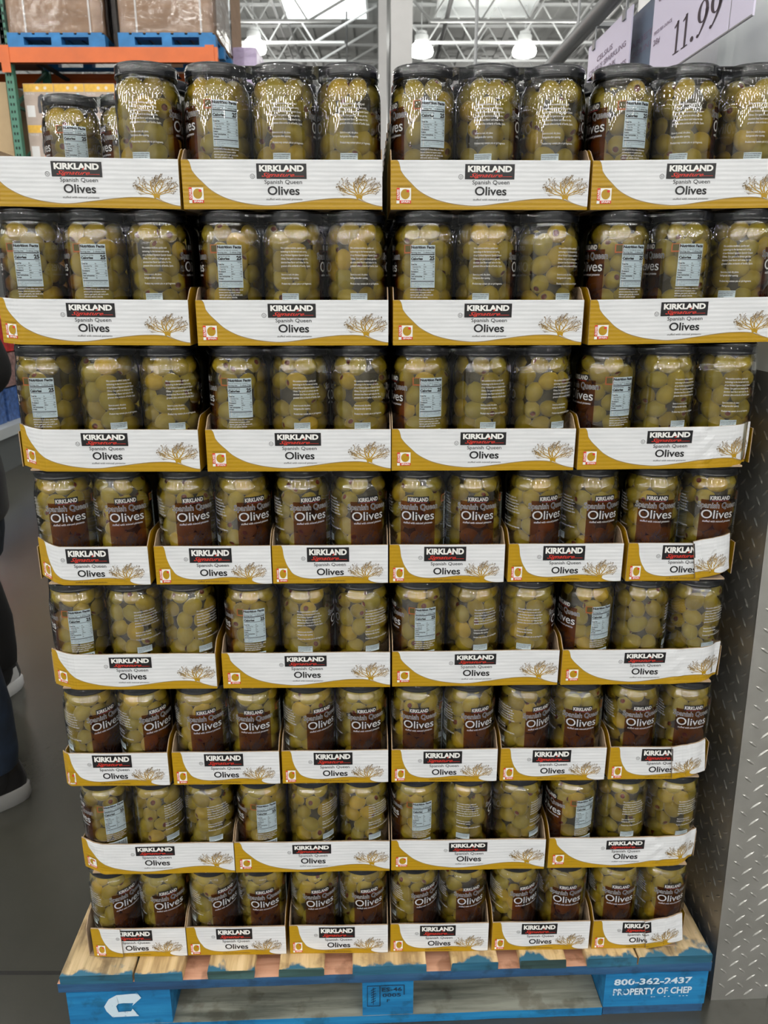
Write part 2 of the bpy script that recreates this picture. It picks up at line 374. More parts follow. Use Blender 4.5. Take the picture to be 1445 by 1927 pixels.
# ---------------------------------------------------------------- pallet
def wood(name, c0, c1, c2, paint=None, edge=0., patch=0., along='y'):
    m, nt, b = nmat(name); sc = (14, 1.2, 14) if along == 'y' else (1.2, 14, 14)
    n = noise(nt, 3.2, 6, sc=sc, rough=.6)
    col = ramp(nt, n, [(.36, c0), (.5, c1), (.64, c2)])
    sp = noise(nt, 22, 4)
    dk = N(nt, 'ShaderNodeMix', data_type='RGBA', blend_type='MULTIPLY'); dk.inputs[0].default_value = .55
    nt.links.new(col, dk.inputs[6]); nt.links.new(ramp(nt, sp, [(.36, (.42, .36, .30)), (.46, (1, 1, 1))]), dk.inputs[7]); col = dk.outputs[2]
    if paint:
        t = N(nt, 'ShaderNodeTexCoord'); s = N(nt, 'ShaderNodeSeparateXYZ'); nt.links.new(t.outputs['Object'], s.inputs[0])
        n2 = noise(nt, 16, 5, sc=(1, .6, 1))
        a = N(nt, 'ShaderNodeMath', operation='MULTIPLY'); nt.links.new(n2, a.inputs[0]); a.inputs[1].default_value = edge
        c = N(nt, 'ShaderNodeMath', operation='SUBTRACT'); nt.links.new(a.outputs[0], c.inputs[0]); nt.links.new(s.outputs[1], c.inputs[1])
        d = N(nt, 'ShaderNodeMapRange'); nt.links.new(c.outputs[0], d.inputs[0]); d.inputs[1].default_value = edge*.43; d.inputs[2].default_value = edge*.49
        fac = d.outputs[0]
        if patch:
            n3 = noise(nt, 26, 4, sc=(1, .7, 1)); e = N(nt, 'ShaderNodeMapRange'); nt.links.new(n3, e.inputs[0]); e.inputs[1].default_value = patch; e.inputs[2].default_value = patch+.08; e.inputs[4].default_value = .85
            mxx = N(nt, 'ShaderNodeMath', operation='MAXIMUM'); nt.links.new(fac, mxx.inputs[0]); nt.links.new(e.outputs[0], mxx.inputs[1]); fac = mxx.outputs[0]
        mx = N(nt, 'ShaderNodeMix', data_type='RGBA'); nt.links.new(fac, mx.inputs[0]); nt.links.new(col, mx.inputs[6]); mx.inputs[7].default_value = (*paint, 1); col = mx.outputs[2]
    nt.links.new(col, b.inputs['Base Color']); b.inputs['Roughness'].default_value = .62
    bump(nt, b, n, .3, .002); return m
BL = (.006, .17, .40)
M['board_top'] = wood('pale_pine_board', (.34, .22, .10), (.58, .41, .20), (.72, .54, .30), (.02, .12, .20), .12)
M['board_top2'] = wood('scuffed_pine_board', (.24, .18, .10), (.50, .38, .21), (.66, .51, .31), (.03, .14, .23), .09, .61)
M['board_end'] = wood('blue_board_end', (.015, .07, .10), (.018, .11, .19), (.03, .15, .25), along='x')
M['board_end2'] = wood('green_board_end', (.02, .045, .045), (.035, .08, .075), (.05, .12, .12), along='x')
M['blue_wood'] = wood('blue_painted_block', (.004, .12, .30), BL, (.015, .22, .47), along='x')
M['blue_dark'] = wood('dark_blue_stringer', (.015, .05, .12), (.02, .085, .20), (.04, .12, .24), along='x')
M['pink_wood'] = wood('raw_reddish_board', (.46, .22, .13), (.60, .32, .21), (.66, .38, .26), along='x')
M['grey_wood'] = wood('weathered_grey_board', (.12, .13, .11), (.24, .25, .21), (.34, .35, .30), along='x')
M['stencil'] = simple('worn_white_stencil', (.50, .60, .66), .7)
_nt = M['stencil'].node_tree; _nt.links.new(ramp(_nt, noise(_nt, 45, 4), [(.34, (.03, .20, .42)), (.42, (.55, .68, .78))]), _nt.nodes['Principled BSDF'].inputs['Base Color'])
M['stamp'] = simple('dark_burnt_stamp', (.006, .02, .05), .8)
PX, PY = -.61, 1.127
pal = thing('shipping_pallet', 'blue painted wooden block pallet with pale plank deck under the olive stack', 'pallet', (PX, PY, 0), YAW)
PW, PD = 1.246, 1.03
def plank(name, x0, x1, y0, y1, z0, z1, mt, mfront, mside=None, seed=0):
    mb = MB(); r = random.Random(seed); j = lambda: r.uniform(-.0012, .0012)
    n = 6; vs = []; 
    for k in range(n+1):
        y = y0+(y1-y0)*k/n
        for x, z in ((x0, z0), (x1, z0), (x1, z1-.002), (x1-.002, z1), (x0+.002, z1), (x0, z1-.002)): vs.append((x+j()*.6, y+(j() if k in (0,) else 0), z))
    fs = []; ms = []
    for k in range(n):
        for i in range(6):
            a = k*6+i; b_ = k*6+(i+1) % 6; fs.append((a, b_, b_+6, a+6)); ms.append(0 if i in (2, 3, 4) else 2)
    o = mb.add(vs, fs); mb.m = ms
    mb.add([], [])
    mb.f.append(tuple(range(5, -1, -1))); mb.m.append(1); mb.f.append(tuple(range(n*6, n*6+6))); mb.m.append(2)
    return build(mb, name, [mt, mfront, mside or mt], pal)
bw = [(.002, .137), (.141, .230), (.277, .365), (.411, .497), (.551, .692), (.739, .829), (.872, .961), (1.002, 1.098), (1.102, 1.246)]
for i, (a, b_) in enumerate(bw):
    plank('top_board', a, b_, 0, PD, .122, .142, M['board_top2'] if i in (0, 8) else M['board_top'], M['board_end2'] if i in (2, 3, 6) else M['board_end'], None, i)
def slab(name, x0, x1, y0, y1, z0, z1, mats, jag=0, seed=1):
    """long board along x: mats = top, front, rest"""
    mb = MB(); n = 24; r = random.Random(seed); vs = []; fs = []; ms = []
    for i in range(n+1):
        x = x0+(x1-x0)*i/n; w = r.uniform(-jag, jag); vs += [(x, y0+w*.5, z0+abs(w)), (x, y0+w*.5, z1), (x, y1, z1), (x, y1, z0)]
    for i in range(n):
        for k in range(4):
            a = 4*i+k; b_ = 4*i+(k+1) % 4; fs.append((a, a+4, b_+4, b_)); ms.append(1 if k == 0 else 0 if k == 1 else 2)
    fs += [(0, 1, 2, 3), (4*n+3, 4*n+2, 4*n+1, 4*n)]; ms += [1, 1]
    mb.add(vs, fs); mb.m = ms; return build(mb, name, mats, pal)
for k, y in enumerate((.002, .445, .888)): slab('stringer_board', -.004, PW+.002, y, y+.14, .100, .122, [M['pink_wood'], M['blue_dark'], M['grey_wood']], .0015, k)
blocks = []
for k, y in enumerate((.001, .445, .885)):
    for i, (a, b_) in enumerate(((.010, .204), (.569, .667), (1.041, 1.243))):
        mb = MB(); ya, yb = y, y+.14
        vs = []; nx, nz = 6, 3; r = random.Random(i+9*k)
        mb.box(a, b_, ya, yb, .020, .100, 0)
        # front face grid with slightly chipped edges
        for f in ((a, b_),):
            pass
        blk = build(mb, 'block', [M['blue_wood'] if k == 0 else M['grey_wood']], pal); blocks.append(blk)
mpb = lambda x, z: (x, -.0004, z)
# stencils on the three front blocks
mb = MB()
cv = lambda px, py: (.011+((90+px/4.379)-120)/196*.193, .100-((1780+py/4.379)-1868)*.00129)
poly(mb, [cv(*p) for p in ((430, 500), (475, 440), (540, 410), (560, 470), (530, 500), (545, 555), (488, 588), (445, 540))][::-1], mpb, 0)
poly(mb, [cv(*p) for p in ((540, 408), (700, 400), (712, 388), (747, 437), (665, 500), (678, 478), (592, 476), (550, 480))][::-1], mpb, 0)
poly(mb, [cv(*p) for p in ((490, 590), (548, 548), (650, 545), (665, 525), (712, 587))][::-1], mpb, 0)
build(mb, 'stencil_mark', [M['stencil']], blocks[0])
mb = MB()
quad(mb, .578, .579, .044, .094, mpb, 0); quad(mb, .578, .650, .093, .0945, mpb, 0); quad(mb, .6485, .650, .070, .0945, mpb, 0); quad(mb, .602, .6035, .044, .094, mpb, 0); quad(mb, .578, .6035, .0435, .045, mpb, 0)
quad(mb, .5895, .5905, .048, .090, mpb, 0)
for i in range(6):
    z = .054+.006*i; poly(mb, [(.5855, z-.002), (.5945, z+.003), (.5945, z+.0045), (.5855, z-.0005)], mpb, 0)
put_text(mb, 'ES-46', .6065, .645, .0795, .009, mpb, 0, .01); put_text(mb, '0005', .6075, .643, .066, .008, mpb, 0, .01); put_text(mb, 'F', .616, .622, .053, .007, mpb, 0)
build(mb, 'heat_stamp', [M['stamp']], blocks[1])
mb = MB()
# stencilled text on the right block, bridged and worn
def worn(s, x0, x1, z, cap, cuts):
    t = MB(); put_text(t, s, x0, x1, z, cap, mpb, 0, .03); mb.add(t.v, t.f, 0)
worn('800-362-2437', 1.058, 1.212, .075, .014, 0); worn('PROPERTY OF CHEP', 1.058, 1.214, .050, .015, 0)
for x in (1.134, 1.139, 1.160, 1.168, 1.190, 1.197, 1.204): quad(mb, x, x+.0035, .042, .0435, mpb, 0)
build(mb, 'stencil_mark', [M['stencil']], blocks[2])
slab('bottom_board', .012, 1.040, 0.0, .135, 0, .020, [M['grey_wood'], M['blue_wood'], M['grey_wood']], .001, 5)
slab('bottom_board', .012, 1.040, .89, 1.02, 0, .020, [M['grey_wood'], M['blue_wood'], M['grey_wood']], .001, 6)
mb = MB(); mb.box(1.042, 1.241, .002, PD, 0, .0195); build(mb, 'bottom_board', [M['blue_dark']], pal)
mb = MB(); mb.box(.55, .68, .137, .888, 0, .0195); build(mb, 'bottom_board', [M['grey_wood']], pal)

# ---------------------------------------------------------------- the olive jar: shared meshes
JH = .1885
BODY = [(.036, 0), (.0425, .0015), (.0452, .005), (.0462, .011), (.0462, .147), (.0459, .1525), (.0448, .1575), (.0425, .1625), (.0403, .1660), (.0394, .1690), (.0394, .1730)]
mb = MB(); mb.lathe(BODY, 40, caps=True); ME_GLASS = mb.mesh('glass_body', [M['glass']], True, rad(60))
mb = MB(); mb.lathe([(.0405, .1722), (.0432, .1716), (.0438, .1726), (.0438, .1740), (.0430, .1750), (.0430, .1758), (.0430, .1800), (.0430, .1854), (.0430, .1862), (.0424, .1876), (.0412, JH), (.0385, JH), (.0372, .1874)], 40); ME_LID = mb.mesh('lid', [M['lid']], True, rad(50))
mb = MB(); mb.lathe([(.030, .003), (.032, .006), (.032, .150), (.028, .160), (.030, .168), (.033, .1715)], 20); ME_CORE = mb.mesh('dark_brine_core', [M['dark_brine_core']], True, rad(50))  # opaque dark core paints the shade between the olives into the brine
mb = MB(); mb.lathe([(.040, .003), (.0445, .006), (.0448, .147), (.0420, .158), (.038, .166), (.038, .1715)], 24); ME_CORE2 = mb.mesh('dark_brine_core', [M['dark_brine_core2']], True, rad(50))

RL = .0465
def jar_label():
    mb = MB(); D = pi/180
    def cyl(phi, dr=0.):
        return lambda x, z: ((RL+dr)*sin(phi*D+x/RL), -(RL+dr)*cos(phi*D+x/RL), z)
    WH, BK, PN, TI, RE, ORG, OL, TB = range(8)
    F = cyl(0); F2 = cyl(0, .00015); F3 = cyl(0, .0003)
    quad(mb, -.030, .030, .004, .134, cyl(0, -.00015), TI, 20)
    quad(mb, -.018, .018, .1315, .1425, F, BK, 8)
    put_text(mb, 'KIRKLAND', -.0165, .0165, .1342, .0062, F2, WH, .03)
    quad(mb, -.014, .014, .1322, .1327, F2, RE, 8)
    put_text(mb, 'Spanish Queen', -.0345, .0345, .1205, .0092, F, WH, .028, res=4, ref='Spanish Queen'); put_text(mb, 'Spanish Queen', -.0345, .0345, .1205, .0092, F2, BK, -.004, res=4)
    put_text(mb, 'Olives', -.0275, .0275, .1030, .0140, F, BK, .04, res=6, ref='Olives'); put_text(mb, 'Olives', -.0275, .0275, .1030, .0140, F2, WH, .004, res=6)
    put_text(mb, 'stuffed with minced pimiento', -.0245, .0245, .0965, .0033, F2, WH, .015)
    put_tree(mb, -.027, .027, .035, .085, F2, TB)
    # nutrition panel
    Nn = cyl(91); Na = cyl(91, .00015); x0, x1 = -.0185, .0185
    quad(mb, x0, x1, .0800, .1400, Nn, PN, 12)
    put_text(mb, 'Nutrition Facts', x0+.001, x1-.001, .1352, .0036, Na, BK, .055)
    put_text(mb, 'About 37 servings per container', x0+.001, x1-.006, .1318, .0018, Na, BK)
    put_text(mb, 'Serving size     2 olives (16g)', x0+.001, x1-.001, .1286, .0020, Na, BK, .02)
    quad(mb, x0+.001, x1-.001, .1262, .1276, Na, BK, 10)
    put_text(mb, 'Amount per serving', x0+.001, x0+.019, .1238, .0015, Na, BK, .02)
    put_text(mb, 'Calories', x0+.001, x0+.0185, .1192, .0034, Na, BK, .055); put_text(mb, '25', x1-.0085, x1-.001, .1192, .0052, Na, BK, .055)
    quad(mb, x0+.001, x1-.001, .1172, .1179, Na, BK, 10)
    put_text(mb, '% DV', x1-.007, x1-.001, .1150, .0013, Na, BK, .02)
    for i, (a, b_, c, d) in enumerate((('Total Fat', '2g', '3%', 0), ('Saturated Fat', '0.5g', '3%', 1), ('Trans Fat', '0g', '', 1), ('Cholesterol', '0mg', '0%', 0), ('Sodium', '240mg', '10%', 0), ('Total Carbohydrate', '1g', '0%', 0), ('Protein', '0g', '', 0))):
        z = .1120-.00335*i; xa = x0+.001+.0022*d
        put_text(mb, a, xa, xa+.0009*len(a)+.001, z, .0017, Na, BK, .02 if d else .05); put_text(mb, b_, x0+.020, x0+.020+.0011*len(b_), z, .0016, Na, BK, .03)
        if c: put_text(mb, c, x1-.0012*len(c)-.001, x1-.001, z, .0016, Na, BK, .02)
        quad(mb, x0+.001, x1-.001, z-.0010, z-.00085, Na, BK, 8)
    quad(mb, x0+.001, x1-.001, .0884, .0895, Na, BK, 10)
    put_text(mb, 'Not a significant source of fiber, sugars', x0+.001, x1-.002, .0862, .0013, Na, BK)
    put_text(mb, 'vitamin D, calcium, iron and potassium', x0+.001, x1-.002, .0838, .0013, Na, BK)
    put_text(mb, 'DV = Daily Value', x0+.001, x0+.014, .0813, .0013, Na, BK)
    for i, s in enumerate(('INGREDIENTS: Green olives, water, minced', 'pimiento (sweet red peppers, sodium', 'alginate, guar gum), salt, lactic acid,', 'citric acid, calcium chloride.')):
        put_text(mb, s, x0, x0+.036*len(s)/40, .0760-.0036*i, .0021, Na, WH, .02)
    quad(mb, x0+.002, x1-.001, .030, .061, Nn, PN, 10)
    r = random.Random(2); x = x0+.004
    while x < x1-.004: w = r.choice((.0004, .0008)); quad(mb, x, x+w, .034, .059, Na, BK); x += w+r.choice((.0004, .0008))
    # small olives badge
    I = cyl(62); Ia = cyl(62, .00015); Ib = cyl(62, .0003)
    quad(mb, -.006, .006, .1285, .1405, I, ORG, 4); quad(mb, -.0042, .005, .1305, .1395, Ia, OL, 3)
    quad(mb, .0085, .0095, .100, .118, I, WH); quad(mb, .0085, .0095, .082, .092, I, WH)
    # text block on the other side
    B = cyl(-86, .0001); x0 = -.0235; w = .0445
    for i, s in enumerate(('We combine tradition, quality and', 'technology in the harvest and curing', 'of our Kirkland Signature Spanish Queen', 'Olives. Our goal is to always get the', 'absolute best flavor and value for the', 'greatest olive orchards of Seville, Spain.')):
        put_text(mb, s, x0, x0+w*min(1, len(s)/41), .1345-.0050*i, .0026, B, WH, .02)
    put_text(mb, 'Store in a cool, dry place.', x0, x0+.026, .0975, .0026, B, WH, .02)
    put_text(mb, 'Refrigerate after opening.', x0, x0+.026, .0925, .0026, B, WH, .02)
    put_text(mb, 'Product may contain pits or pit fragments.', x0, x0+.0455, .0845, .0026, B, WH, .02)
    quad(mb, x0, x0+.0250, .0610, .0720, B, PN, 6); Bb = cyl(-86, .0003)
    for i, s in enumerate(('If you are not completely satisfied', 'with this product, please return', 'to us and a replacement, refund', 'will be made.')):
        put_text(mb, s, x0+.001, x0+.001+.023*min(1, len(s)/35), .0695-.0025*i, .0013, Bb, BK, .02)
    for i, s in enumerate(('Distributed by', 'Costco Wholesale Corporation', 'P.O. Box 34535', 'Seattle, WA 98124-1535', 'www.costco.com')):
        put_text(mb, s, x0, x0+.00092*len(s), .0565-.0040*i, .0022, B, WH, .02)
    return mb.mesh('printed_label', [M['p_white'], M['p_black'], M['p_panel'], M['tint'], M['p_red'], M['p_orange'], M['p_olive'], M['tree_black']])
ME_LABEL = jar_label()

# ---------------------------------------------------------------- olives
OA, OBR = .0178, .0142
def olive_geo(seg=12, rings=8, full=True):
    """long axis x; +x end is the stuffed end"""
    t0 = asin(.0052/OBR); vs = []; fs = []; ms = []
    ts = [t0]+[t0+(pi-.0-t0)*k/rings for k in range(1, rings)]
    for t in ts:
        for i in range(seg): a = 2*pi*i/seg; vs.append((OA*cos(t)*(1 if t < pi/2 else .97), OBR*sin(t)*cos(a), OBR*sin(t)*sin(a)))
    for k in range(len(ts)-1):
        for i in range(seg): j = (i+1) % seg; fs.append((k*seg+i, (k+1)*seg+i, (k+1)*seg+j, k*seg+j)); ms.append(0)
    n = len(vs); vs.append((-OA*.97, 0, 0)); k = (len(ts)-1)*seg
    for i in range(seg): fs.append((k+i, n, k+(i+1) % seg)); ms.append(0)
    # cut rim and recess
    xr = OA*cos(t0); o = len(vs)
    for rr, xx in ((.0042, xr-.0001), (.0041, xr-.0016)):
        for i in range(seg): a = 2*pi*i/seg; vs.append((xx, rr*cos(a), rr*sin(a)))
    for i in range(seg):
        j = (i+1) % seg; fs.append((i, j, o+j, o+i)); ms.append(2); fs.append((o+i, o+j, o+seg+j, o+seg+i)); ms.append(2)
    if full:
        c = len(vs); vs.append((xr-.0006, 0, 0))
        for i in range(seg): fs.append((o+seg+i, o+seg+(i+1) % seg, c)); ms.append(1)
    return np.array(vs), fs, ms
OV, OFc, OM = olive_geo(12, 8)
def radius_at(z):
    for (r0, z0), (r1, z1) in zip(BODY, BODY[1:]):
        if z0 <= z <= z1: return r0+(r1-r0)*(z-z0)/(z1-z0+1e-9)
    return .039
def pack(seed, n=54):
    g = np.random.RandomState(seed); rr = .0143
    p = np.stack([g.uniform(-.03, .03, n), g.uniform(-.03, .03, n), g.uniform(.014, .156, n)], 1)
    for it in range(500):
        d = p[:, None]-p[None]; L = np.linalg.norm(d, axis=2)+1e-9; np.fill_diagonal(L, 1)
        ov = np.clip(2*rr-L, 0, None); push = (d/L[..., None]*ov[..., None]*.35).sum(1); p += push
        rad_ = np.linalg.norm(p[:, :2], axis=1)+1e-9
        p[:, :2] *= (1+.004*np.clip((rad_-.02)/.02, 0, 1))[:, None]; rad_ = np.linalg.norm(p[:, :2], axis=1)+1e-9
        lim = np.array([radius_at(z)-.0145 for z in p[:, 2]]); k = np.minimum(1, lim/rad_); p[:, :2] *= k[:, None]
        p[:, 2] = np.clip(p[:, 2]-.00005, .0170, .157)
    out = []
    for q in p:
        r_ = math.hypot(q[0], q[1])
        if r_ < .021 and q[2] < .145: continue
        o = np.array([q[0], q[1], 0])/(r_+1e-9); t = np.array([-o[1], o[0], 0])
        a = g.uniform(0, 2*pi); ax = t*cos(a)+np.array([0, 0, 1])*sin(a); w = g.uniform(0, 1)
        if w < .26: ax = ax*.55+o*g.uniform(.5, 1.1)
        else: ax = ax+o*g.uniform(-.5, .25)
        ax /= np.linalg.norm(ax); u = np.cross(ax, [0.1, .2, 1]); u /= np.linalg.norm(u); v = np.cross(ax, u)
        A = np.stack([ax, u, v], 1); s_ = g.uniform(.93, 1.06)
        for _ in range(4):          # rest against the inside of the glass
            w3 = (OV*s_) @ A.T+q; rv_ = np.hypot(w3[:, 0], w3[:, 1]); lm = np.array([radius_at(min(max(z, .012), .172)) for z in w3[:, 2]])-.0012
            ex = (rv_-lm).max(); nr = max(0, math.hypot(q[0], q[1])-ex) if (ex > 0 or q[2] < .14) else math.hypot(q[0], q[1])
            q = np.array([o[0]*nr, o[1]*nr, q[2]])
        out.append((q, A, s_, float(ax @ o)))
    return out
PACKS = [pack(s) for s in range(7)]
sv, sf, sm = [], [], []          # the uncounted rest of the olives
def mesh_olive(name, geo, keep=(0, 1, 2)):
    me = bpy.data.meshes.new(name); v, f, m = geo
    me.from_pydata([tuple(x) for x in v], [], f); me.polygons.foreach_set('material_index', m); me.polygons.foreach_set('use_smooth', [True]*len(f))
    for k in ('olive', 'pimiento', 'pit'): me.materials.append(M[k])
    me.update(); return me
ME_OL_FULL = mesh_olive('stuffed_olive', olive_geo(18, 12)); ME_OL_OPEN = mesh_olive('stuffed_olive', olive_geo(18, 12, False))
mb = MB(); xr = OA*cos(asin(.0052/OBR)); n = 16
mb.add([(xr-.0014, .0040*cos(2*pi*i/n), .0040*sin(2*pi*i/n)) for i in range(n)]+[(xr-.0004, .002*cos(2*pi*i/n), .002*sin(2*pi*i/n)) for i in range(n)], [(i, (i+1) % n, n+(i+1) % n, n+i) for i in range(n)]+[tuple(range(n, 2*n))])
ME_PIM = mb.mesh('pimiento', [M['pimiento']], True)
ORD = ['top', 'second', 'third', 'fourth', 'fifth', 'sixth', 'seventh', 'bottom']
NTH = ['first', 'second', 'third', 'fourth', 'fifth', 'sixth', 'seventh', 'eighth', 'ninth', 'tenth', 'eleventh', 'twelfth']
jar_count = [0]; ind_left = [300]
def fill_olives(loc, k, rot, individual, where, facing):
    """facing: world azimuth (from -y towards +x) of the viewer side"""
    global sv
    R_ = np.array([[cos(rot), -sin(rot), 0], [sin(rot), cos(rot), 0], [0, 0, 1]])
    items = []
    for q, A, s, out in PACKS[k]:
        w = R_ @ q; a = atan2(w[0], -w[1]); da = abs((a-facing+pi) % (2*pi)-pi)
        if da > rad(125) and q[2] < .14: continue
        items.append((w, R_ @ A, s, out, da, a))
    items.sort(key=lambda t: t[4])
    for n_, (w, A, s, out, da, a) in enumerate(items):
        p = w+np.array(loc)
        if individual and n_ < 25 and ind_left[0] > 0 and da < rad(80):
            ind_left[0] -= 1
            op = out > .25
            me = ME_OL_OPEN if op else ME_OL_FULL
            o = bpy.data.objects.new('stuffed_olive', me); COL.objects.link(o)
            Mx = Matrix([[*(A[i]*s), p[i]] for i in range(3)]+[[0, 0, 0, 1]]); o.matrix_world = Mx
            sa = sin(a-facing); side = 'far left' if sa < -.7 else 'left' if sa < -.25 else 'far right' if sa > .7 else 'right' if sa > .25 else 'centre'
            hz = 'topmost' if w[2] > .132 else 'upper' if w[2] > .106 else 'mid height' if w[2] > .08 else 'lower' if w[2] > .05 else 'bottom'
            tag(o, ('green olive, stuffing showing, ' if op else 'plain green olive, ')+hz+' '+side+' of '+where, 'olive', 'olives in '+where)
            if op: c = bpy.data.objects.new('pimiento', ME_PIM); COL.objects.link(c); c.parent = o
        else:
            sv.append((OV*s) @ A.T+p)

# ---------------------------------------------------------------- cardboard trays
TH_ = .066
def front_panel(kind, W_, bend=None):
    wide = kind == 'wide'; H = TH_
    mb = MB(); nx = 48 if wide else 36; nz = 10; t = .0028
    w = nx+1
    vs = [(W_*i/nx, 0, H*k/nz) for k in range(nz+1) for i in range(nx+1)]; uv = [(i/nx, k/nz) for k in range(nz+1) for i in range(nx+1)]
    fs = [(k*w+i, k*w+i+1, (k+1)*w+i+1, (k+1)*w+i) for k in range(nz) for i in range(nx)]
    mb.add(vs, fs, 0, uv)
    o = mb.add([(x, t, z) for x, _, z in vs], [tuple(reversed(f)) for f in fs], 1)
    # cut edges
    e = MB()
    def strip(idx):
        for a, b in zip(idx, idx[1:]): mb.f.append((a, b, o+b, o+a)); mb.m.append(1)
    strip([nz*w+i for i in range(nx+1)]); strip([i for i in range(nx, -1, -1)]); strip([k*w for k in range(nz, -1, -1)]); strip([k*w+nx for k in range(nz+1)])
    DX = .0004
    mp = lambda x, z: (x*W_, -DX, (1-z)*H)
    mp2 = lambda x, z: (x*W_, -DX*1.8, (1-z)*H)
    mpx = lambda x, z: (x, -DX, z); mpx2 = lambda x, z: (x, -DX*1.8, z)
    WH, BK, GR, RE, GO, BR = 2, 3, 4, 5, 6, 7
    Z = lambda v: (1-v)*H
    if wide: L = dict(logo=(.373, .622, .08, .385), U=(.352, .335), sq=(.411, .598, .485), ol=(.425, .585, .705), st=(.417, .598, .815), tree=(.770, .992, .29, .83), od=(.030, .103, .56, .875))
    else: L = dict(logo=(.300, .664, .05, .43), U=(.268, .34), sq=(.358, .634, .535), ol=(.382, .616, .775), st=(.355, .630, .945), tree=(.655, .955, .42, .95), od=(.032, .125, .60, .955))
    a, b, c, d = L['logo']; x0, x1 = a*W_, b*W_; z1, z0 = Z(c), Z(d)
    def q4(x0, x1, z0, z1, mpf, mi): quad(mb, x0, x1, z0, z1, mpf, mi, 6)
    q4(x0, x1, z0, z1, mpx, BK); lw = x1-x0; lh = z1-z0
    put_text(mb, 'KIRKLAND', x0+lw*.055, x1-lw*.055, z0+lh*.50, lh*.36, mpx2, WH, .05, res=4)
    put_text(mb, 'Signature', x0+lw*.10, x1-lw*.24, z0+lh*.14, lh*.25, mpx2, RE, .012, .55)
    quad(mb, x1-lw*.26, x1-lw*.05, z0+lh*.16, z0+lh*.185, mpx2, RE)
    poly(mb, [(x0+lw*.60, z0+lh*.46), (x0+lw*.64, z0+lh*.46), (x0+lw*.66, z0+lh*.66)], lambda x, z: (x, -DX*2.4, z), RE)
    cx_, cz_ = L['U'][0]*W_, Z(L['U'][1]); ring(mb, cx_, cz_, .0028, .0033, mpx, BK); put_text(mb, 'U', cx_-.0013, cx_+.0013, cz_-.0015, .0031, mpx, BK)
    put_text(mb, 'Spanish Queen', L['sq'][0]*W_, L['sq'][1]*W_, Z(L['sq'][2]), .0053, mpx, BK, .004, ref='Spanish Queen')
    put_text(mb, 'Olives', L['ol'][0]*W_, L['ol'][1]*W_, Z(L['ol'][2]), .0110, mpx, BK, .02, res=6)
    put_text(mb, 'stuffed with minced pimiento', L['st'][0]*W_, L['st'][1]*W_, Z(L['st'][2]), .0027, mpx, GR if wide else BR, .006)
    tx0, tx1, tv0, tv1 = L['tree']; put_tree(mb, tx0*W_, tx1*W_, Z(tv1), Z(tv0), mpx, GO, BR)
    a, b, c, d = L['od']; x0, x1, z0, z1 = a*W_, b*W_, Z(d), Z(c); s = x1-x0; h = z1-z0
    quad(mb, x0+s*.22, x1, z0+h*.20, z1, mpx, WH); quad(mb, x0, x0+s*.22, z0+h*.22, z1, mpx, RE); quad(mb, x0+s*.22, x1, z0, z0+h*.20, mpx, RE); quad(mb, x0, x0+s*.20, z0, z0+h*.19, mpx, WH)
    disc(mb, x0+s*.60, z0+h*.60, s*.31, h*.33, mpx2, GO, 20)
    disc(mb, x0+s*.78, z0+h*.80, s*.11, h*.09, lambda x, z: (x, -DX*2.4, z), RE, 10)
    put_text(mb, 'SPAIN', x0+s*.32, x1-s*.08, z0+h*.045, h*.12, mpx2, WH, .03)
    put_text(mb, 'OLIVES', 0, h*.62, 0, s*.14, lambda x, z: (x0+s*.18-z, -DX*1.8, z0+h*.28+x), WH, .03)
    put_text(mb, 'FROM SPAIN', x0+s*.05, x1, z1+h*.07, .0013, mpx, BR)
    mats = [M['wide_print' if wide else 'narrow_print'], M['kraft'], M['p_white'], M['p_black'], M['p_grey'], M['p_red'], M['gold'], M['p_brown']]
    name = 'front_panel'; me = mb.mesh(name, mats)
    def wob(x, z, k=1.): return .0007*k*(sin(x*34+z*14)+.5*sin(x*61-z*22+1.3))
    if bend is None:
        for v in me.vertices: v.co.y += wob(v.co.x, v.co.z, .8)
    elif bend[0] in ('L', 'R'):
        _, x0f, back, lift, pw, cr = bend; x0_ = x0f*W_
        for v in me.vertices:
            x = v.co.x; t_ = (x0_-x)/x0_ if bend[0] == 'L' else (x-x0_)/(W_-x0_); dy = wob(x, v.co.z, .8)
            xc_ = .0478 if bend[0] == 'L' else W_-.0478; dxx = x-xc_
            clr = .0512-sqrt(max(0, .0468**2-dxx*dxx))-.0034 if (dxx < 0) == (bend[0] == 'L') else .0010
            if cr:
                q = math.exp(-((x-x0_-(.02 if bend[0] == 'R' else -.02)-.25*(H-v.co.z)*.6)/.006)**2); dy -= .0022*q*cr
                dy += cr*.0007*math.exp(-((x-x0_)/.03)**2)*(sin(x*120+v.co.z*170+2*sin(v.co.z*90))+sin(x*70-v.co.z*210+3*sin(x*60)))
            if t_ > 0:
                dy += back*t_**pw+cr*max(0, 1-v.co.z/H/.45)*min(1, t_*3)*.004; v.co.z += lift*t_; v.co.x += (1 if bend[0] == 'L' else -1)*back*.25*t_
            v.co.y += min(dy, max(clr, .0010))
    else:
        _, xf, shift, ang, back, lift = bend; xc = xf*W_; right = bend[0] == 'FR'
        bm = bmesh.new(); bm.from_mesh(me)
        bmesh.ops.bisect_plane(bm, geom=bm.verts[:]+bm.edges[:]+bm.faces[:], plane_co=(xc, 0, 0), plane_no=(1, 0, 0))
        cross = [e for e in bm.edges if all(abs(v.co.x-xc) < 1e-6 for v in e.verts)]
        bmesh.ops.split_edges(bm, edges=cross); bm.to_mesh(me); bm.free()
        # which side does each vertex belong to: use its faces
        side = {}
        for p in me.polygons:
            for i in p.vertices: side[i] = (p.center.x > xc)
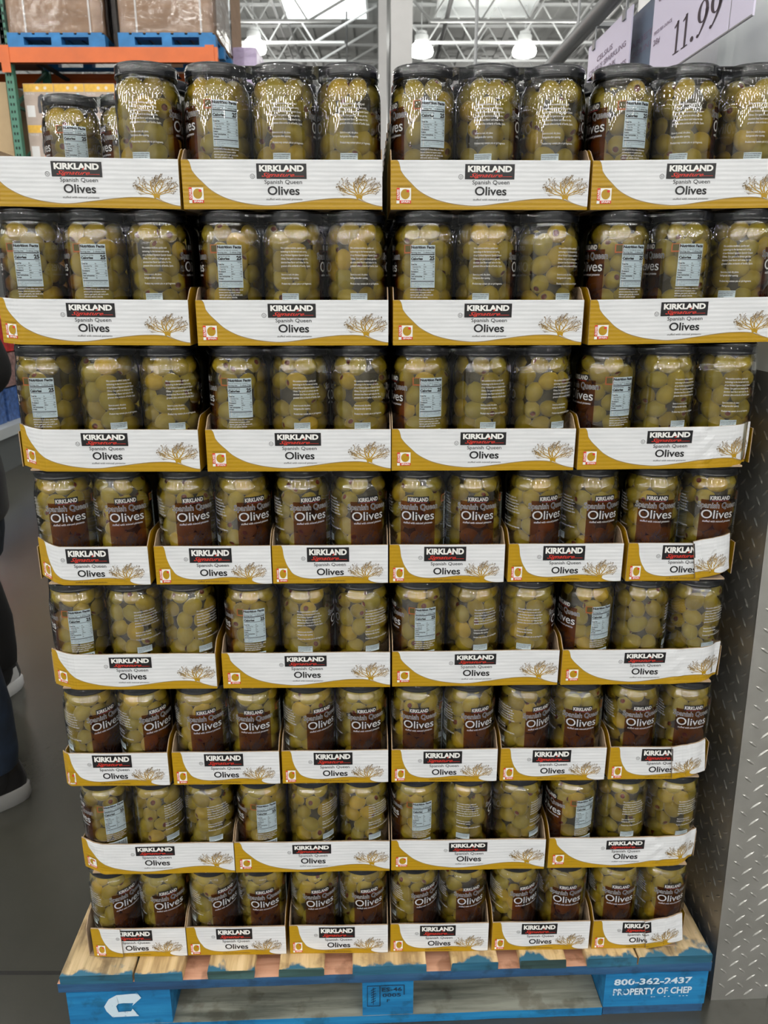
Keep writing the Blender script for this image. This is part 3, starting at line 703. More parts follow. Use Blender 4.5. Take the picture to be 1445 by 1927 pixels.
        for v in me.vertices:
            sd = side.get(v.index, v.co.x > xc); x, z = v.co.x, v.co.z; v.co.y += wob(x, z, .8)
            if sd == right:
                t_ = abs(x-xc)/(W_-xc if right else xc); sg = 1 if right else -1
                dx, dz = x-xc, z-H*.5; a_ = ang*sg
                v.co.x = xc-shift*sg+dx*cos(a_)-dz*sin(a_); v.co.z = H*.5+dx*sin(a_)+dz*cos(a_)+lift
                xc_ = W_-.0475 if right else .0475; dxx = v.co.x-xc_; clr = .0512-sqrt(max(0, .0468**2-dxx*dxx))-.0010 if (dxx > 0) == right else .002
                v.co.y += -.0036+min(back*t_**1.4, max(0, clr))
    me.update(); return me
def side_panel(dep, low=False):
    """outer face at x=0, board towards +x; taller behind the low front"""
    mb = MB(); t = .0014; pr = [(0.003, 0), (dep-.0005, 0), (dep-.0005, .084), (.030, .084), (.020, .0805), (.003, TH_)]
    if low: pr = [(.026, .002), (dep-.0005, .002), (dep-.0005, .058), (.026, .058)]
    n = len(pr); vs = [(0, y, z) for y, z in pr]+[(t, y, z) for y, z in pr]
    mb.add(vs, [tuple(range(n-1, -1, -1))], 0); mb.f.append(tuple(range(n, 2*n))); mb.m.append(0 if low else 1)
    for i in range(n): j = (i+1) % n; mb.f.append((i, j, n+j, n+i)); mb.m.append(1)
    return mb.mesh('side_panel', [M['gold_board'], M['kraft']])
M['gold_board'] = simple('gold_printed_board', (.42, .245, .004), .4)
M['white_board'] = simple('white_printed_board', (.70, .71, .73), .45)
PIT = {'wide': .095, 'narrow': .094}; WID = {'wide': .2855, 'narrow': .1885}; DEP = {'wide': .19, 'narrow': .285}
FP = {}
def fp(kind, bend):
    k = (kind, bend)
    if k not in FP: FP[k] = front_panel(kind, WID[kind], bend)
    return FP[k]
SPm = {k: side_panel(DEP[k]) for k in DEP}; SPl = {k: side_panel(DEP[k], True) for k in DEP}
def film_mesh(xs, W_, dep):
    mb = MB(); R0 = .0471; s = .74; lim = math.acos(s)
    zs = [.070, .085, .10, .115, .130, .143, .150, .156, .162, .168, .174, .180, .1855]
    def rf(z): return R0 if z < .147 else R0-(z-.147)/(.1865-.147)*.0026-.0022*sin(pi*(z-.147)/.0395)
    prof = []
    for i, xc in enumerate(xs):
        a0 = -rad(92) if i == 0 else -lim; a1 = rad(92) if i == len(xs)-1 else lim
        n = 14
        for k in range(n+1): prof.append((xc, a0+(a1-a0)*k/n))
    rows = []
    r = random.Random(len(xs)*7+int(W_*1000))
    ph = [r.uniform(0, 6) for _ in range(6)]
    def off(x, z, top): 
        k = max(0, (z-.145)/.04)
        return .0007*k*(sin(x*150+ph[0]+z*80)+sin(x*310+ph[1]))+.0003*sin(x*90+ph[2])
    ids = []
    vs = []
    for z in zs:
        row = []
        for xc, a in prof:
            rr = rf(z)+off(xc+a*.04, z, 0); x = xc+rr*sin(a); y = .0475-rr*cos(a)
            row.append(len(vs)); vs.append((min(max(x, .0016), W_-.0016), y+.0025, z))
        ids.append(row)
    # over the lids and back
    for d, z in ((.0015, .1886), (.006, .1893), (.05, .1893), (.10, .1893)):
        row = []
        for xc, a in prof:
            rr = rf(.1855)-d if d < .02 else rf(.1855)-.006; x = xc+rr*sin(a); y = .0475-rr*cos(a)+.0025
            if d > .02: y = max(y, .0475+(d-.05)+.0025) if d > .05 else max(y, .045)
            sag = 0
            row.append(len(vs)); vs.append((min(max(x, .0016), W_-.0016), y, z))
        ids.append(row)
    fs = []
    for a, b in zip(ids, ids[1:]):
        for i in range(len(a)-1): fs.append((a[i], a[i+1], b[i+1], b[i]))
    mb.add(vs, fs); return mb.mesh('shrink_wrap', [M['film']], True)
FM = {}
def film(kind, xs):
    k = (kind, tuple(xs))
    if k not in FM: FM[k] = film_mesh(xs, WID[kind], DEP[kind])
    return FM[k]
XN = [-.571, -.3775, -.182, .0125, .2065, .4025]
TX = {1: [-.578, -.288, .0095, .300], 2: [-.576, -.279, .0135, .3095], 3: [-.572, -.275, .012, .304], 5: [-.571, -.275, .014, .305], 7: [-.562, -.275, .0135, .306],
      4: [-.571, -.3725, -.182, .009, .204, .4005], 6: [-.570, -.374, -.181, .0135, .208, .4035], 8: [-.567, -.377, -.181, .0125, .2085, .4035]}
BEND = {(3, 0): ('L', .17, .022, .005, 1.6, 0), (3, 3): ('R', .74, .026, .003, 1.3, 1.), (4, 0): ('L', .24, .022, .010, 1.4, 0), (4, 5): ('FR', .655, .014, rad(9), .020, .004),
        (5, 0): ('L', .17, .018, .003, 1.6, 0), (5, 3): ('R', .72, .022, .004, 1.3, .8), (6, 0): ('L', .08, .010, .0, 1.5, 0), (6, 5): ('FR', .655, .012, rad(6), .014, .002),
        (7, 0): ('L', .17, .016, .004, 1.6, .5), (7, 3): ('R', .74, .020, .003, 1.3, 1.), (8, 0): ('FL', .30, .010, rad(-1), .004, .002), (8, 5): ('FR', .60, .012, rad(7), .010, .002),
        (2, 0): ('L', .12, .012, .002, 1.6, 0), (1, 3): None}
ROLL = {(2, 3): .9, (1, 3): .7, (1, 0): -.8, (2, 0): -.45, (3, 0): -.3, (3, 3): .5}
PSI = {1: [None, None, 80, -79, 94, 99, -71, 94, 100, -60, 96, 115], 2: [-103, -98, 83, -94, 91, 104, -92, 93, 135, -58, -67, 86],
       3: [-106, 108, 105, -91, 102, 104, -71, 116, 140, -53, 136, 119], 4: [0, 4, 12, 22, 18, 20, 2, 10, 33, 33, 14, 28],
       5: [-94, 111, 126, -88, 93, 122, -76, 118, 96, -53, 180, 141], 6: [28, 28, 8, -2, 30, 12, 5, 28, 42, 17, 28, 27],
       7: [-81, 123, 106, -83, 135, 126, -76, 94, 150, -53, 123, 136], 8: [25, 7, 28, 4, 12, 15, 37, 25, 37, 18, 22, 33]}
YR = {1: .010, 2: .002, 3: -.008}
def facing_words(p):
    if abs(p) <= 50: return 'front label showing'
    if -110 <= p < -50: return 'nutrition panel showing'
    if p <= 116: return 'small print block showing'
    return 'plain clear side showing'
def make_jar(loc, rz, label, group, core=ME_CORE, lab=True, roll=0):
    j = thing('olive_jar', label, 'jar', loc, rz, group); j.rotation_euler = (0, 0, rz)
    for nm, me in (('dark_brine_core', core), ('glass_body', ME_GLASS), ('lid', ME_LID))+((('printed_label', ME_LABEL),) if lab else ()):
        c = bpy.data.objects.new(nm, me); COL.objects.link(c); c.parent = j
    return j
def make_tray(kind, loc, rz, roll, bend, label, xs=None):
    t = thing('cardboard_tray', label, 'tray', loc, rz, 'printed olive trays'); t.rotation_euler = (0, -roll, rz)
    W_ = WID[kind]; D_ = DEP[kind]
    link('front_panel', fp(kind, bend), t)
    lowL = bend and bend[0] in ('L',) ; lowR = bend and bend[0] in ('R', 'FR')
    link('side_panel', (SPl if lowL else SPm)[kind], t); s = link('side_panel', (SPl if lowR else SPm)[kind], t, (W_, 0, 0)); s.scale = (-1, 1, 1)
    for nm, y0, y1, z0, z1, mt in (('floor_panel', .003, D_-.003, .0005, .0032, 'kraft'), ('back_panel', D_-.0028, D_, 0, TH_, 'white_board')):
        k = (kind, nm, bool(lowL), bool(lowR)) if nm == 'floor_panel' else (kind, nm)
        if k not in FM:
            mb = MB(); e_ = nm == 'floor_panel'; mb.box(.022 if lowL and e_ else .0015, W_-(.022 if lowR and e_ else .0015), y0, y1, z0, z1); FM[k] = mb.mesh(nm, [M[mt]])
        link(nm, FM[k], t)
    if xs: link('shrink_wrap', film(kind, xs), t)
    return t
def yfront(x, r): return 1.170+.020*(x+.57)+YR.get(r, 0)
tyaw = atan(.020)
for r in range(1, 9):
    kind = 'wide' if r in (1, 2, 3, 5, 7) else 'narrow'; n = 3 if kind == 'wide' else 2; p = PIT[kind]
    zb = .1425+.192*(8-r); tier = ORD[r-1]
    for ti, x0 in enumerate(TX[r]):
        y0 = yfront(x0, r); roll = rad(ROLL.get((r, ti), 0)); W_ = WID[kind]
        rr = random.Random(r*10+ti); yaw = tyaw+rad(rr.uniform(-.25, .25)); zt = zb+(W_*sin(-roll) if roll < 0 else 0)*-1*0
        zt = zb+(W_*sin(-roll) if roll < 0 else 0)
        jx = [p*(k+.5)+(W_-p*n)/2 for k in range(n)]
        fx = jx if (r, ti) != (1, 0) else jx[2:]
        nth = NTH[ti] if ti < len(TX[r])-1 else 'last'
        extra = ', its end bent' if (r, ti) in BEND and BEND[(r, ti)] and BEND[(r, ti)][0] in 'LR' else ', torn overlapping end flap' if (r, ti) in BEND and BEND[(r, ti)] else ''
        make_tray(kind, (x0, y0, zt), yaw, roll, BEND.get((r, ti)), f'{"wide" if n == 3 else "short"} white and gold tray, {nth} from left in {tier} tier{extra}', fx)
        for k, lx in enumerate(jx):
            idx = ti*n+k; psi = PSI[r][idx]
            for rank in ((0, 1) if psi is not None else ()):
                ly = .0040+.0472+rank*.0945
                wx = x0+lx*cos(yaw)-ly*sin(yaw); wy = y0+lx*sin(yaw)+ly*cos(yaw); wz = zt+.0034+lx*sin(roll)
                num = NTH[idx] if r > 1 else NTH[idx-2]
                if rank == 0:
                    face = atan(-wx/wy); a = rad(psi)+face
                    lab = f'olive jar, {facing_words(psi)}, {num} from left in {tier} tier'
                    make_jar((wx, wy, wz), a, lab, 'olive jars along the front of the stack')
                    jar_count[0] += 1
                    ind = r == 1 or (r == 2 and idx in (7, 8))
                    fill_olives((wx, wy, wz), rr.randrange(7), rr.uniform(0, 6.28), ind, f'{num} front jar of {tier} tier', face)
                elif r == 1 or idx in (0, 1, 2, 9, 10, 11) or True:
                    make_jar((wx, wy, wz), rr.uniform(0, 6), f'dark olive jar directly behind {num} front jar of {tier} tier', 'olive jars of the second rank', ME_CORE2, False)
# the pair of jars further back at the top left
x0, y0 = -.578+.006, yfront(-.578, 1)+.194; zb = .1425+.192*7
make_tray('wide', (x0, y0, zb), tyaw, 0, None, 'white and gold tray behind the first tray of the top tier', [.0475+.0003, .1428])
for k, psi in ((0, -88), (1, -75)):
    lx = .0475+.095*k+.0003; wx, wy, wz = x0+lx, y0+.0512+lx*.02, zb+.0034; face = atan(-wx/wy)
    make_jar((wx, wy, wz), rad(psi)+face, ('leftmost' if k == 0 else 'second from left')+' olive jar standing back on the top tier', 'olive jars standing back at the top left')
    fill_olives((wx, wy, wz), 2+k, k*2., False, '', face)
    ind_left[0] += 0
# the deeper ranks of the stack, nothing of them singled out
mb = MB(); rr = random.Random(77); PR = [(.030, .004), (.0462, .012), (.0462, .148), (.040, .165), (.0398, .172)]
for r in range(1, 9):
    zb = .1425+.192*(8-r); wide = r in (1, 2, 3, 5, 7); d0 = .200 if wide else .292; k0 = 2 if wide else 3; n_ = 3 if wide else 2
    for k in range(k0, 10):
        if r == 1 and k < 4: continue
        for i in range(12):
            if r == 1 and i < 3: continue
            lx = TX[r][i//n_]+PIT['wide' if wide else 'narrow']*(i % n_+.5)+.0005; y = yfront(lx, r)+.0512+.0945*k+.004; zz = zb+.0034
            lx -= .0195*(.0945*k)
            mb.lathe(PR, 14, 0, (lx, y, zz)); mb.lathe([(.0438, .1722), (.0438, .186), (.041, JH)], 14, 1, (lx, y, zz))
    xa, xb = TX[r][0]+.001, TX[r][-1]+WID['wide' if wide else 'narrow']-.001; ya = yfront(0, r)+d0+.012
    if r > 1: mb.box(xa-.012, xb-.012, ya, ya+.745-(0 if wide else .09), zb+.0005, zb+.0032, 2); mb.box(xa-.012, xa-.010, ya, ya+.745-(0 if wide else .09), zb+.0033, zb+.07, 3); mb.box(xb-.014, xb-.012, ya, ya+.745-(0 if wide else .09), zb+.0033, zb+.07, 3)
tag(build(mb, 'packed_jars', [M['dark_brine_core2'], M['lid'], M['kraft'], M['gold_board']]), 'packed olive jars and trays deep inside the stack', 'jars', kind='stuff')
tot = len(sv); n1 = len(OV); V = np.concatenate(sv).astype(np.float32)
F4 = [f for f in OFc if len(f) == 4]; F3 = [f for f in OFc if len(f) == 3]; m4 = [m for f, m in zip(OFc, OM) if len(f) == 4]; m3 = [m for f, m in zip(OFc, OM) if len(f) == 3]
A4 = (np.array(F4)[None]+(np.arange(tot)*n1)[:, None, None]).reshape(-1, 4); A3 = (np.array(F3)[None]+(np.arange(tot)*n1)[:, None, None]).reshape(-1, 3)
me = bpy.data.meshes.new('packed_olives'); me.vertices.add(len(V)); me.vertices.foreach_set('co', V.ravel())
me.loops.add(A4.size+A3.size); me.loops.foreach_set('vertex_index', np.concatenate([A4.ravel(), A3.ravel()]).astype(np.int32))
me.polygons.add(len(A4)+len(A3)); ls = np.concatenate([np.arange(len(A4))*4, A4.size+np.arange(len(A3))*3]).astype(np.int32)
me.polygons.foreach_set('loop_start', ls)
me.polygons.foreach_set('material_index', np.concatenate([np.tile(m4, tot), np.tile(m3, tot)]).astype(np.int32))
me.polygons.foreach_set('use_smooth', np.ones(len(ls), bool)); me.update(calc_edges=True)
for k in ('olive', 'pimiento', 'pit'): me.materials.append(M[k])
o = link('packed_olives', me); tag(o, 'green stuffed olives packed in the jars of the lower tiers', 'olives', kind='stuff')

# ---------------------------------------------------------------- overhead: joists, lamps, skylights, columns, pipes
M['joist'] = simple('white_painted_steel', (.78, .80, .80), .45, spec=.4)
M['colp'] = simple('white_painted_column', (.62, .62, .62), .5, var=.05, scale=2)
M['pipe'] = simple('dark_pipe', (.05, .05, .05), .5)
M['conduit'] = simple('grey_conduit', (.45, .45, .45), .4)
def joist(y, x0, x1, lab):
    mb = MB(); zb, zt = 7.72, 8.70
    for s in (-.03, .03): mb.box(x0+.9, x1-.9, y+s-.02, y+s+.02, zb, zb+.06); mb.box(x0, x1, y+s-.02, y+s+.02, zt-.06, zt)
    p = 1.27; n = int((x1-x0-1.8)/p)
    for i in range(n):
        a = x0+.9+i*p; mb.bar((a, y, zb+.03), (a+p/2, y, zt-.03), .024, 6); mb.bar((a+p/2, y, zt-.03), (a+p, y, zb+.03), .024, 6)
    mb.bar((x0, y, zt-.05), (x0+.9, y, zb+.03), .035, 6); mb.bar((x1, y, zt-.05), (x0+.9+n*p, y, zb+.03), .035, 6)
    tag(build(mb, 'roof_joist', [M['joist']]), lab, 'roof joist', 'white open web roof joists')
ys = [15.0, 16.85, 18.7, 20.55, 22.4, 24.25, 26.1, 28.0, 29.9, 31.8, 33.7, 35.6, 37.5, 39.4, 41.3]
for i, y in enumerate(ys):
    joist(y, -13, -.2, f'white zigzag roof joist left of the column line, {NTH[i] if i < 12 else NTH[i-12]+" beyond the twelfth"} from the front')
    joist(y, .3, 14, f'white zigzag roof joist right of the column line, {NTH[i] if i < 12 else NTH[i-12]+" beyond the twelfth"} from the front')
mb = MB(); mb.box(.02, .10, 12, 44, 7.75, 8.70); mb.box(-.03, .15, 12, 44, 7.70, 7.75); mb.box(-.03, .15, 12, 44, 8.68, 8.74)
tag(build(mb, 'roof_girder', [M['joist']]), 'white roof girder running away along the column line', 'girder')
for x, y, w, lab in ((.28, 14, .34, 'broad white building column standing in the middle aisle'), (-.03, 18, .17, 'narrow grey building column just left of the broad white one')):
    mb = MB(); mb.box(x-w/2, x+w/2, y-w/2, y+w/2, .02, 8.7); mb.box(x-w*.8, x+w*.8, y-w*.8, y+w*.8, 0, .02); mb.box(x-w*.7, x+w*.7, y-w*.7, y+w*.7, 8.6, 8.7)
    tag(build(mb, 'building_column', [M['colp']]), lab, 'column')
M['globe'] = emis('lit_lamp_globe', (1, .99, .93), 7)
M['cap'] = simple('lamp_housing', (.70, .72, .72), .4)
def lamp(x, y, lab):
    t = thing('high_bay_lamp', lab, 'ceiling lamp', (x, y, 7.35), 0, 'high bay lamps over the aisles')
    mb = MB(); mb.lathe([(.20, 0), (.30, .03), (.335, .12), (.31, .22), (.23, .32), (.17, .36)], 24); build(mb, 'globe', [M['globe']], t, True)
    mb = MB(); mb.lathe([(.172, .36), (.19, .38), (.19, .52), (.15, .56), (.15, .62), (.04, .66)], 20); mb.bar((0, 0, .64), (0, 0, 1.35), .012); build(mb, 'housing', [M['cap']], t, True, rad(30))
    lo = bpy.data.objects.new('far_high_bay_light', ld2); COL.objects.link(lo); lo.location = (x, y, 6.95)
    lo = bpy.data.objects.new('far_high_bay_light', ld2); COL.objects.link(lo); lo.location = (x+.9, y-1.3, 7.2)
lamp(-3.545, 23.77, 'glowing round ceiling lamp at left, beside the cardboard load'); lamp(1.036, 24.07, 'glowing round ceiling lamp just right of the white column'); lamp(3.887, 24.07, 'glowing round ceiling lamp furthest right')
def skylight(x0, x1, y0, y1, st, lab):
    t = thing('skylight', lab, 'skylight', ((x0+x1)/2, (y0+y1)/2, 8.60)); w, d = (x1-x0)/2, (y1-y0)/2
    mb = MB()
    for a in ((-w-.06, -w, -d-.06, d+.06), (w, w+.06, -d-.06, d+.06), (-w, w, -d-.06, -d), (-w, w, d, d+.06)): mb.box(a[0], a[1], a[2], a[3], -.02, .15)
    build(mb, 'skylight_frame', [M['joist']], t)
    mb = MB(); mb.box(-w, w, -d, d, .01, .03); build(mb, 'skylight_panel', [emis('skylight_panel_%g' % st, (.95, 1, 1), st)], t)
skylight(-2.75, -.5, 22.7, 25.15, 2.2, 'bright white skylight panel above the left joists')
skylight(1.5, 4.1, 22.9, 25.0, .05, 'dim grey skylight panel above the right joists')
def pipe(a, b, r, mt, lab): mb = MB(); mb.bar(a, b, r, 10); tag(build(mb, 'overhead_pipe', [M[mt]], smooth=True, auto=rad(40)), lab, 'pipe')
pipe((1.72, 14, 8.25), (1.69, 44, 8.25), .06, 'pipe', 'dark overhead pipe running back between the right hand lamps')
pipe((-2.9, 14, 8.5), (-3.1, 44, 8.3), .035, 'conduit', 'thin grey conduit running back past the left lamp')
pipe((-2.65, 14, 8.5), (-2.85, 44, 8.3), .03, 'conduit', 'thinner grey conduit beside the first one near the left lamp')
for i, (x, r) in enumerate(((5.6, .06), (6.0, .05), (6.35, .07), (6.8, .05))):
    pipe((x, 14, 8.15), (x, 44, 8.15), r, 'conduit', f'grey overhead pipe at right, {NTH[i]} of four side by side')
pipe((-1.05, 24.6, 6.4), (-1.05, 24.6, 8.7), .025, 'pipe', 'dark drop pipe hanging below the bright skylight')

# ---------------------------------------------------------------- pallet racking at the left
M['orange'] = simple('orange_beam_paint', (.60, .115, .012), .45, var=.1, scale=4)
M['green'] = simple('green_upright_paint', (.055, .19, .13), .5)
M['hole'] = simple('dark_slot', (.004, .006, .005), .8)
M['boxc'] = simple('brown_carton', (.36, .235, .15), .75, var=.12, scale=2.5, sc=(1, 1, 4))
M['boxd'] = simple('dark_goods_and_gap_shade', (.035, .028, .026), .35, var=.5, scale=5, bmp=.5)
M['strap'] = simple('white_strap', (.7, .7, .7), .5)
M['pblue'] = simple('far_pallet_blue', (.02, .17, .42), .6, var=.25, scale=6)
M['tan'] = simple('tan_carton', (.45, .33, .19), .75, var=.1, scale=3)
M['lav'] = simple('lavender_wrap', (.60, .50, .74), .3, var=.25, scale=4, bmp=.6)
M['yel'] = simple('yellow_band', (.72, .42, .045), .5, var=.12, scale=20)
M['cart'] = simple('greige_carton', (.44, .36, .31), .6, var=.12, scale=6)
def upright(x, y0, y1, h, par):
    mb = MB()
    for y in (y0, y1-.075): mb.box(x, x+.09, y, y+.075, 0, h, 0)
    zs = np.arange(1.2, h-.05, .075)
    for z in zs:
        for dx in (.026, .058): mb.box(x+dx-.008, x+dx+.008, y0-.0015, y0, z-.014, z+.014, 1)
    z = .3
    while z < h-.6: mb.beam((x+.045, y0+.07, z), (x+.045, y1-.07, z+.55), .03, .03, 0); mb.beam((x+.045, y0+.07, z), (x+.045, y1-.07, z), .03, .03, 0); z += .6
    mb.box(x-.02, x+.11, y0-.02, y0+.1, 0, .008, 0); build(mb, 'upright', [M['green'], M['hole']], par)
def rack(x0, x1, y0, y1, levels, h, lab, xs):
    t = thing('pallet_rack', lab, 'storage rack', (0, 0, 0))
    for x in xs: upright(x, y0, y1, h if x != xs[-1] else min(h, levels[0]+.03), t)
    for z in levels:
        for y in (y0-.045, y1-.01):
            mb = MB(); mb.box(x0, x1, y, y+.05, z-.15, z); mb.box(x0, x1, y+.01, y+.07, z-.15, z-.10)
            for x in xs:
                if x0-.01 <= x <= x1: mb.box(x-.004, x+.094, y-.006, y, z-.25, z+.02)
            build(mb, 'beam', [M['orange']], t)
        mb = MB(); 
        for k in range(6): a = x0+.2+(x1-x0-.4)*k/5; mb.beam((a, y0, z-.07), (a, y1, z-.07), .05, .03)
        build(mb, 'cross_bar', [M['hole']], t)
    return t
rack(-7.0, -1.84, 9.64, 10.75, (3.862, 2.12), 5.6, 'orange and green pallet rack holding boxed goods at upper left', (-6.9, -4.235, -1.97))
def far_pallet(x0, x1, y0, y1, z, lab):
    t = thing('shipping_pallet', lab, 'pallet', (x0, y0, z), 0, 'blue pallets on the rack'); w = x1-x0; d = y1-y0
    mb = MB(); 
    for k in range(7): a = w*k/7; mb.box(a, a+w/7*.8, 0, d, .120, .142)
    build(mb, 'deck', [M['pblue']], t)
    for y in (0, d/2-.06, d-.12):
        mb = MB(); mb.box(0, w, y, y+.12, .098, .120); build(mb, 'stringer_board', [M['pblue']], t)
        mb = MB(); mb.box(0, w, y, y+.12, 0, .02); build(mb, 'bottom_board', [M['pblue']], t)
        for a, b in ((0, .18), (w/2-.055, w/2+.055), (w-.18, w)): mb = MB(); mb.box(a, b, y, y+.12, .02, .098); build(mb, 'block', [M['pblue']], t)
for (xa, xb, la) in ((-4.146, -3.070, 'left'), (-2.925, -1.855, 'right')):
    far_pallet(xa, xb, 9.60, 10.65, 3.862, f'small blue pallet on the orange beam, {la} one of two')
    mb = MB(); w = xb-xa
    t = thing('wrapped_carton', f'big brown strapped carton in clear film on the {la} blue pallet', 'cardboard box', (xa, 9.60, 4.0045), 0, 'strapped cartons up on the rack')
    mb.box(.02, w-.02, .02, 1.03, 0, 1.1); mb.box(.02, w-.02, .012, .02, .55, .56); build(mb, 'carton', [M['boxc']], t)
    for k in (.16, .82):
        mb = MB(); a = .03+w*k; mb.box(a, a+.018, .012, 1.036, -.0, 1.104); build(mb, 'strap', [M['strap']], t)
    mb = MB(); n = 26; vs = []; r = random.Random(int(w*100))
    loop = [(0, 0), (w, 0), (w, 1.05), (0, 1.05)]
    zs = np.linspace(.012, 1.12, 14)
    for z in zs:
        for i in range(4):
            a, b = loop[i], loop[(i+1) % 4]
            for k in range(8): f = k/8; vs.append((a[0]+(b[0]-a[0])*f+r.uniform(-.004, .004), a[1]+(b[1]-a[1])*f+r.uniform(-.004, .004), z+r.uniform(-.01, .01)))
    mb.add(vs, [(j*32+i, j*32+(i+1) % 32, (j+1)*32+(i+1) % 32, (j+1)*32+i) for j in range(13) for i in range(32)]); build(mb, 'stretch_film', [M['wrap']], t, True)
def boxthing(name, x0, x1, y0, y1, z0, z1, mt, lab, cat, flap=True):
    t = MB(); t.box(x0, x1, y0, y1, z0, z1)
    if flap: t.box(x0-.002, x1+.002, y0-.003, y0, (z0+z1)/2-.004, (z0+z1)/2+.004); t.box((x0+x1)/2-.03, (x0+x1)/2+.03, y0-.003, y1+.003, z1, z1+.003)
    return tag(build(t, name, [M[mt]]), lab, cat)
mb = MB(); mb.box(-3.065, -2.93, 9.9, 10.6, 3.862, 4.95); mb.box(-3.05, -2.945, 9.86, 9.9, 3.862, 4.9); tag(build(mb, 'goods_or_gap_filler', [M['boxd']]), 'dark filler block painting the shaded gap between the two upper cartons', 'goods')  # filler block; its dark colour stands in for shade in the gap
mb = MB(); mb.box(-5.4, -4.17, 9.66, 10.6, 3.862, 4.95); mb.box(-5.38, -4.19, 9.64, 9.66, 3.9, 4.9); tag(build(mb, 'goods_or_gap_filler', [M['boxd']]), 'dark film wrapped goods at the far upper left of the rack', 'goods')
boxthing('cardboard_box', -5.2, -4.29, 9.75, 10.6, 2.12, 3.55, 'tan', 'tan carton behind the green upright at far left', 'cardboard box')
# retail cartons on the lower level
far_pallet(-4.12, -3.05, 9.72, 10.68, 2.12, 'blue pallet under the yellow topped retail cartons')
M['mug'] = simple('dark_pot_picture', (.06, .06, .07), .5); M['dot'] = simple('pale_blue_seal', (.45, .62, .75), .5)
cproto = None
for rz_ in range(3):
    for cx_ in range(3):
        x0 = -4.105+.3475*cx_; z0 = 2.2625+.4255*rz_; lab = f'greige retail carton with yellow top band, {("left", "middle", "right")[cx_]} of the {("bottom", "middle", "top")[rz_]} row'
        if cproto is None:
            t = thing('retail_carton', lab, 'box', (x0, 9.76, z0), 0, 'yellow banded retail cartons'); mb = MB(); W_, H_c = .346, .4245
            mb.box(0, W_, 0, .42, 0, H_c, 0); mp = lambda x, z: (x, -.001, z)
            quad(mb, .003, W_-.003, H_c-.085, H_c-.004, mp, 1); 
            for a in (.16, .25): disc(mb, a, H_c-.045, .018, .018, mp, 3, 10)
            poly(mb, [(.15, .12), (.25, .12), (.26, .22), (.24, .30), (.20, .32), (.16, .29), (.145, .2)], mp, 2); disc(mb, .27, H_c-.12, .022, .022, mp, 4, 12)
            put_text(mb, 'TRAVEL MUG', .02, .12, H_c-.115, .02, mp, 3); quad(mb, .02, .11, .08, .20, mp, 3)
            c = build(mb, 'carton', [M['cart'], M['yel'], M['mug'], M['strap'], M['dot']], t); cproto = (t, c)
        else:
            t = cproto[0].copy(); COL.objects.link(t); t.location = (x0, 9.76, z0); t['label'] = lab; c = cproto[1].copy(); COL.objects.link(c); c.parent = t
rack(-4.6, -1.3, 11.85, 12.9, (3.60, 2.0), 3.63, 'second pallet rack standing behind the first one', (-4.55, -1.35))
t = boxthing('cardboard_box', -2.9, -2.075, 11.8, 12.7, 3.60, 5.4, 'boxc', 'tall brown carton load just right of the orange rack', 'cardboard box')
mb = MB(); r = random.Random(4); n = 12; vs = []
for j in range(15):
    for (x, y) in ((-2.06, 11.82), (-1.9, 11.80), (-1.74, 11.82), (-1.735, 12.3), (-1.74, 12.7), (-2.06, 12.7)): vs.append((x+r.uniform(-.006, .006), y+r.uniform(-.006, .006), 3.60+.83*j/14))
mb.add(vs, [(j*6+i, j*6+(i+1) % 6, (j+1)*6+(i+1) % 6, (j+1)*6+i) for j in range(14) for i in range(6)]+[tuple(range(84, 90)), (5, 4, 3, 2, 1, 0)])
tag(build(mb, 'goods_or_gap_filler', [M['lav']]), 'lavender film wrapped stack beside the tall brown carton', 'goods')

# ---------------------------------------------------------------- price signs on a rail along the partition
M['rail'] = simple('grey_sign_rail', (.26, .27, .28), .35, metal=.3)
M['sign'] = simple('price_card', (.66, .63, .80), .25); M['sign_b'] = simple('price_card_blue_grey', (.13, .17, .24), .3)  # sign_b is the blue grey reverse of a card
M['ink'] = simple('sign_ink', (.03, .015, .03), .5); M['ink2'] = simple('sign_ink_faint', (.20, .15, .22), .5)
SR = thing('sign_rail', 'dark grey tube rail carrying the price cards above the stack', 'rail', (.52, 1.19, 1.973), YAW*.9)
mb = MB(); mb.bar((.0, .24, 0), (.0, 2.9, 0), .019, 12); build(mb, 'tube', [M['rail']], SR, True, rad(40))
mb = MB(); mb.bar((0, 2.8, 0), (0, 2.8, 6.7), .008); mb.bar((0, 1.0, 0), (0, 1.0, 6.7), .004); mb.bar((0, .9, 0), (.14, .9, 0), .008); build(mb, 'bracket', [M['rail']], SR)
def nine(mb, x, z, w, h, mp, mi):
    cz = z+h*.68; vs = []; n = 28; fs = []
    for i in range(n+1):
        a = 2*pi*i/n; vs += [mp(x+w/2+w*.5*cos(a), cz+h*.32*sin(a)), mp(x+w/2+w*.24*cos(a)*1., cz+h*.285*sin(a))]
    for i in range(n): fs.append((2*i, 2*i+2, 2*i+3, 2*i+1))
    mb.add(vs, fs, mi); vs = []; n = 10
    for i in range(n+1):
        t = i/n; cx_ = x+w*.88-w*.70*t**2; zz = cz-h*.68*t; k = .13*(1-t)+.03; vs += [mp(cx_-w*k, zz+h*.02), mp(cx_+w*k, zz-h*.01)]
    mb.add(vs, [(2*i, 2*i+1, 2*i+3, 2*i+2) for i in range(n)], mi); disc(mb, x+w*.16, z+h*.05, w*.12, h*.05, mp, mi, 10)
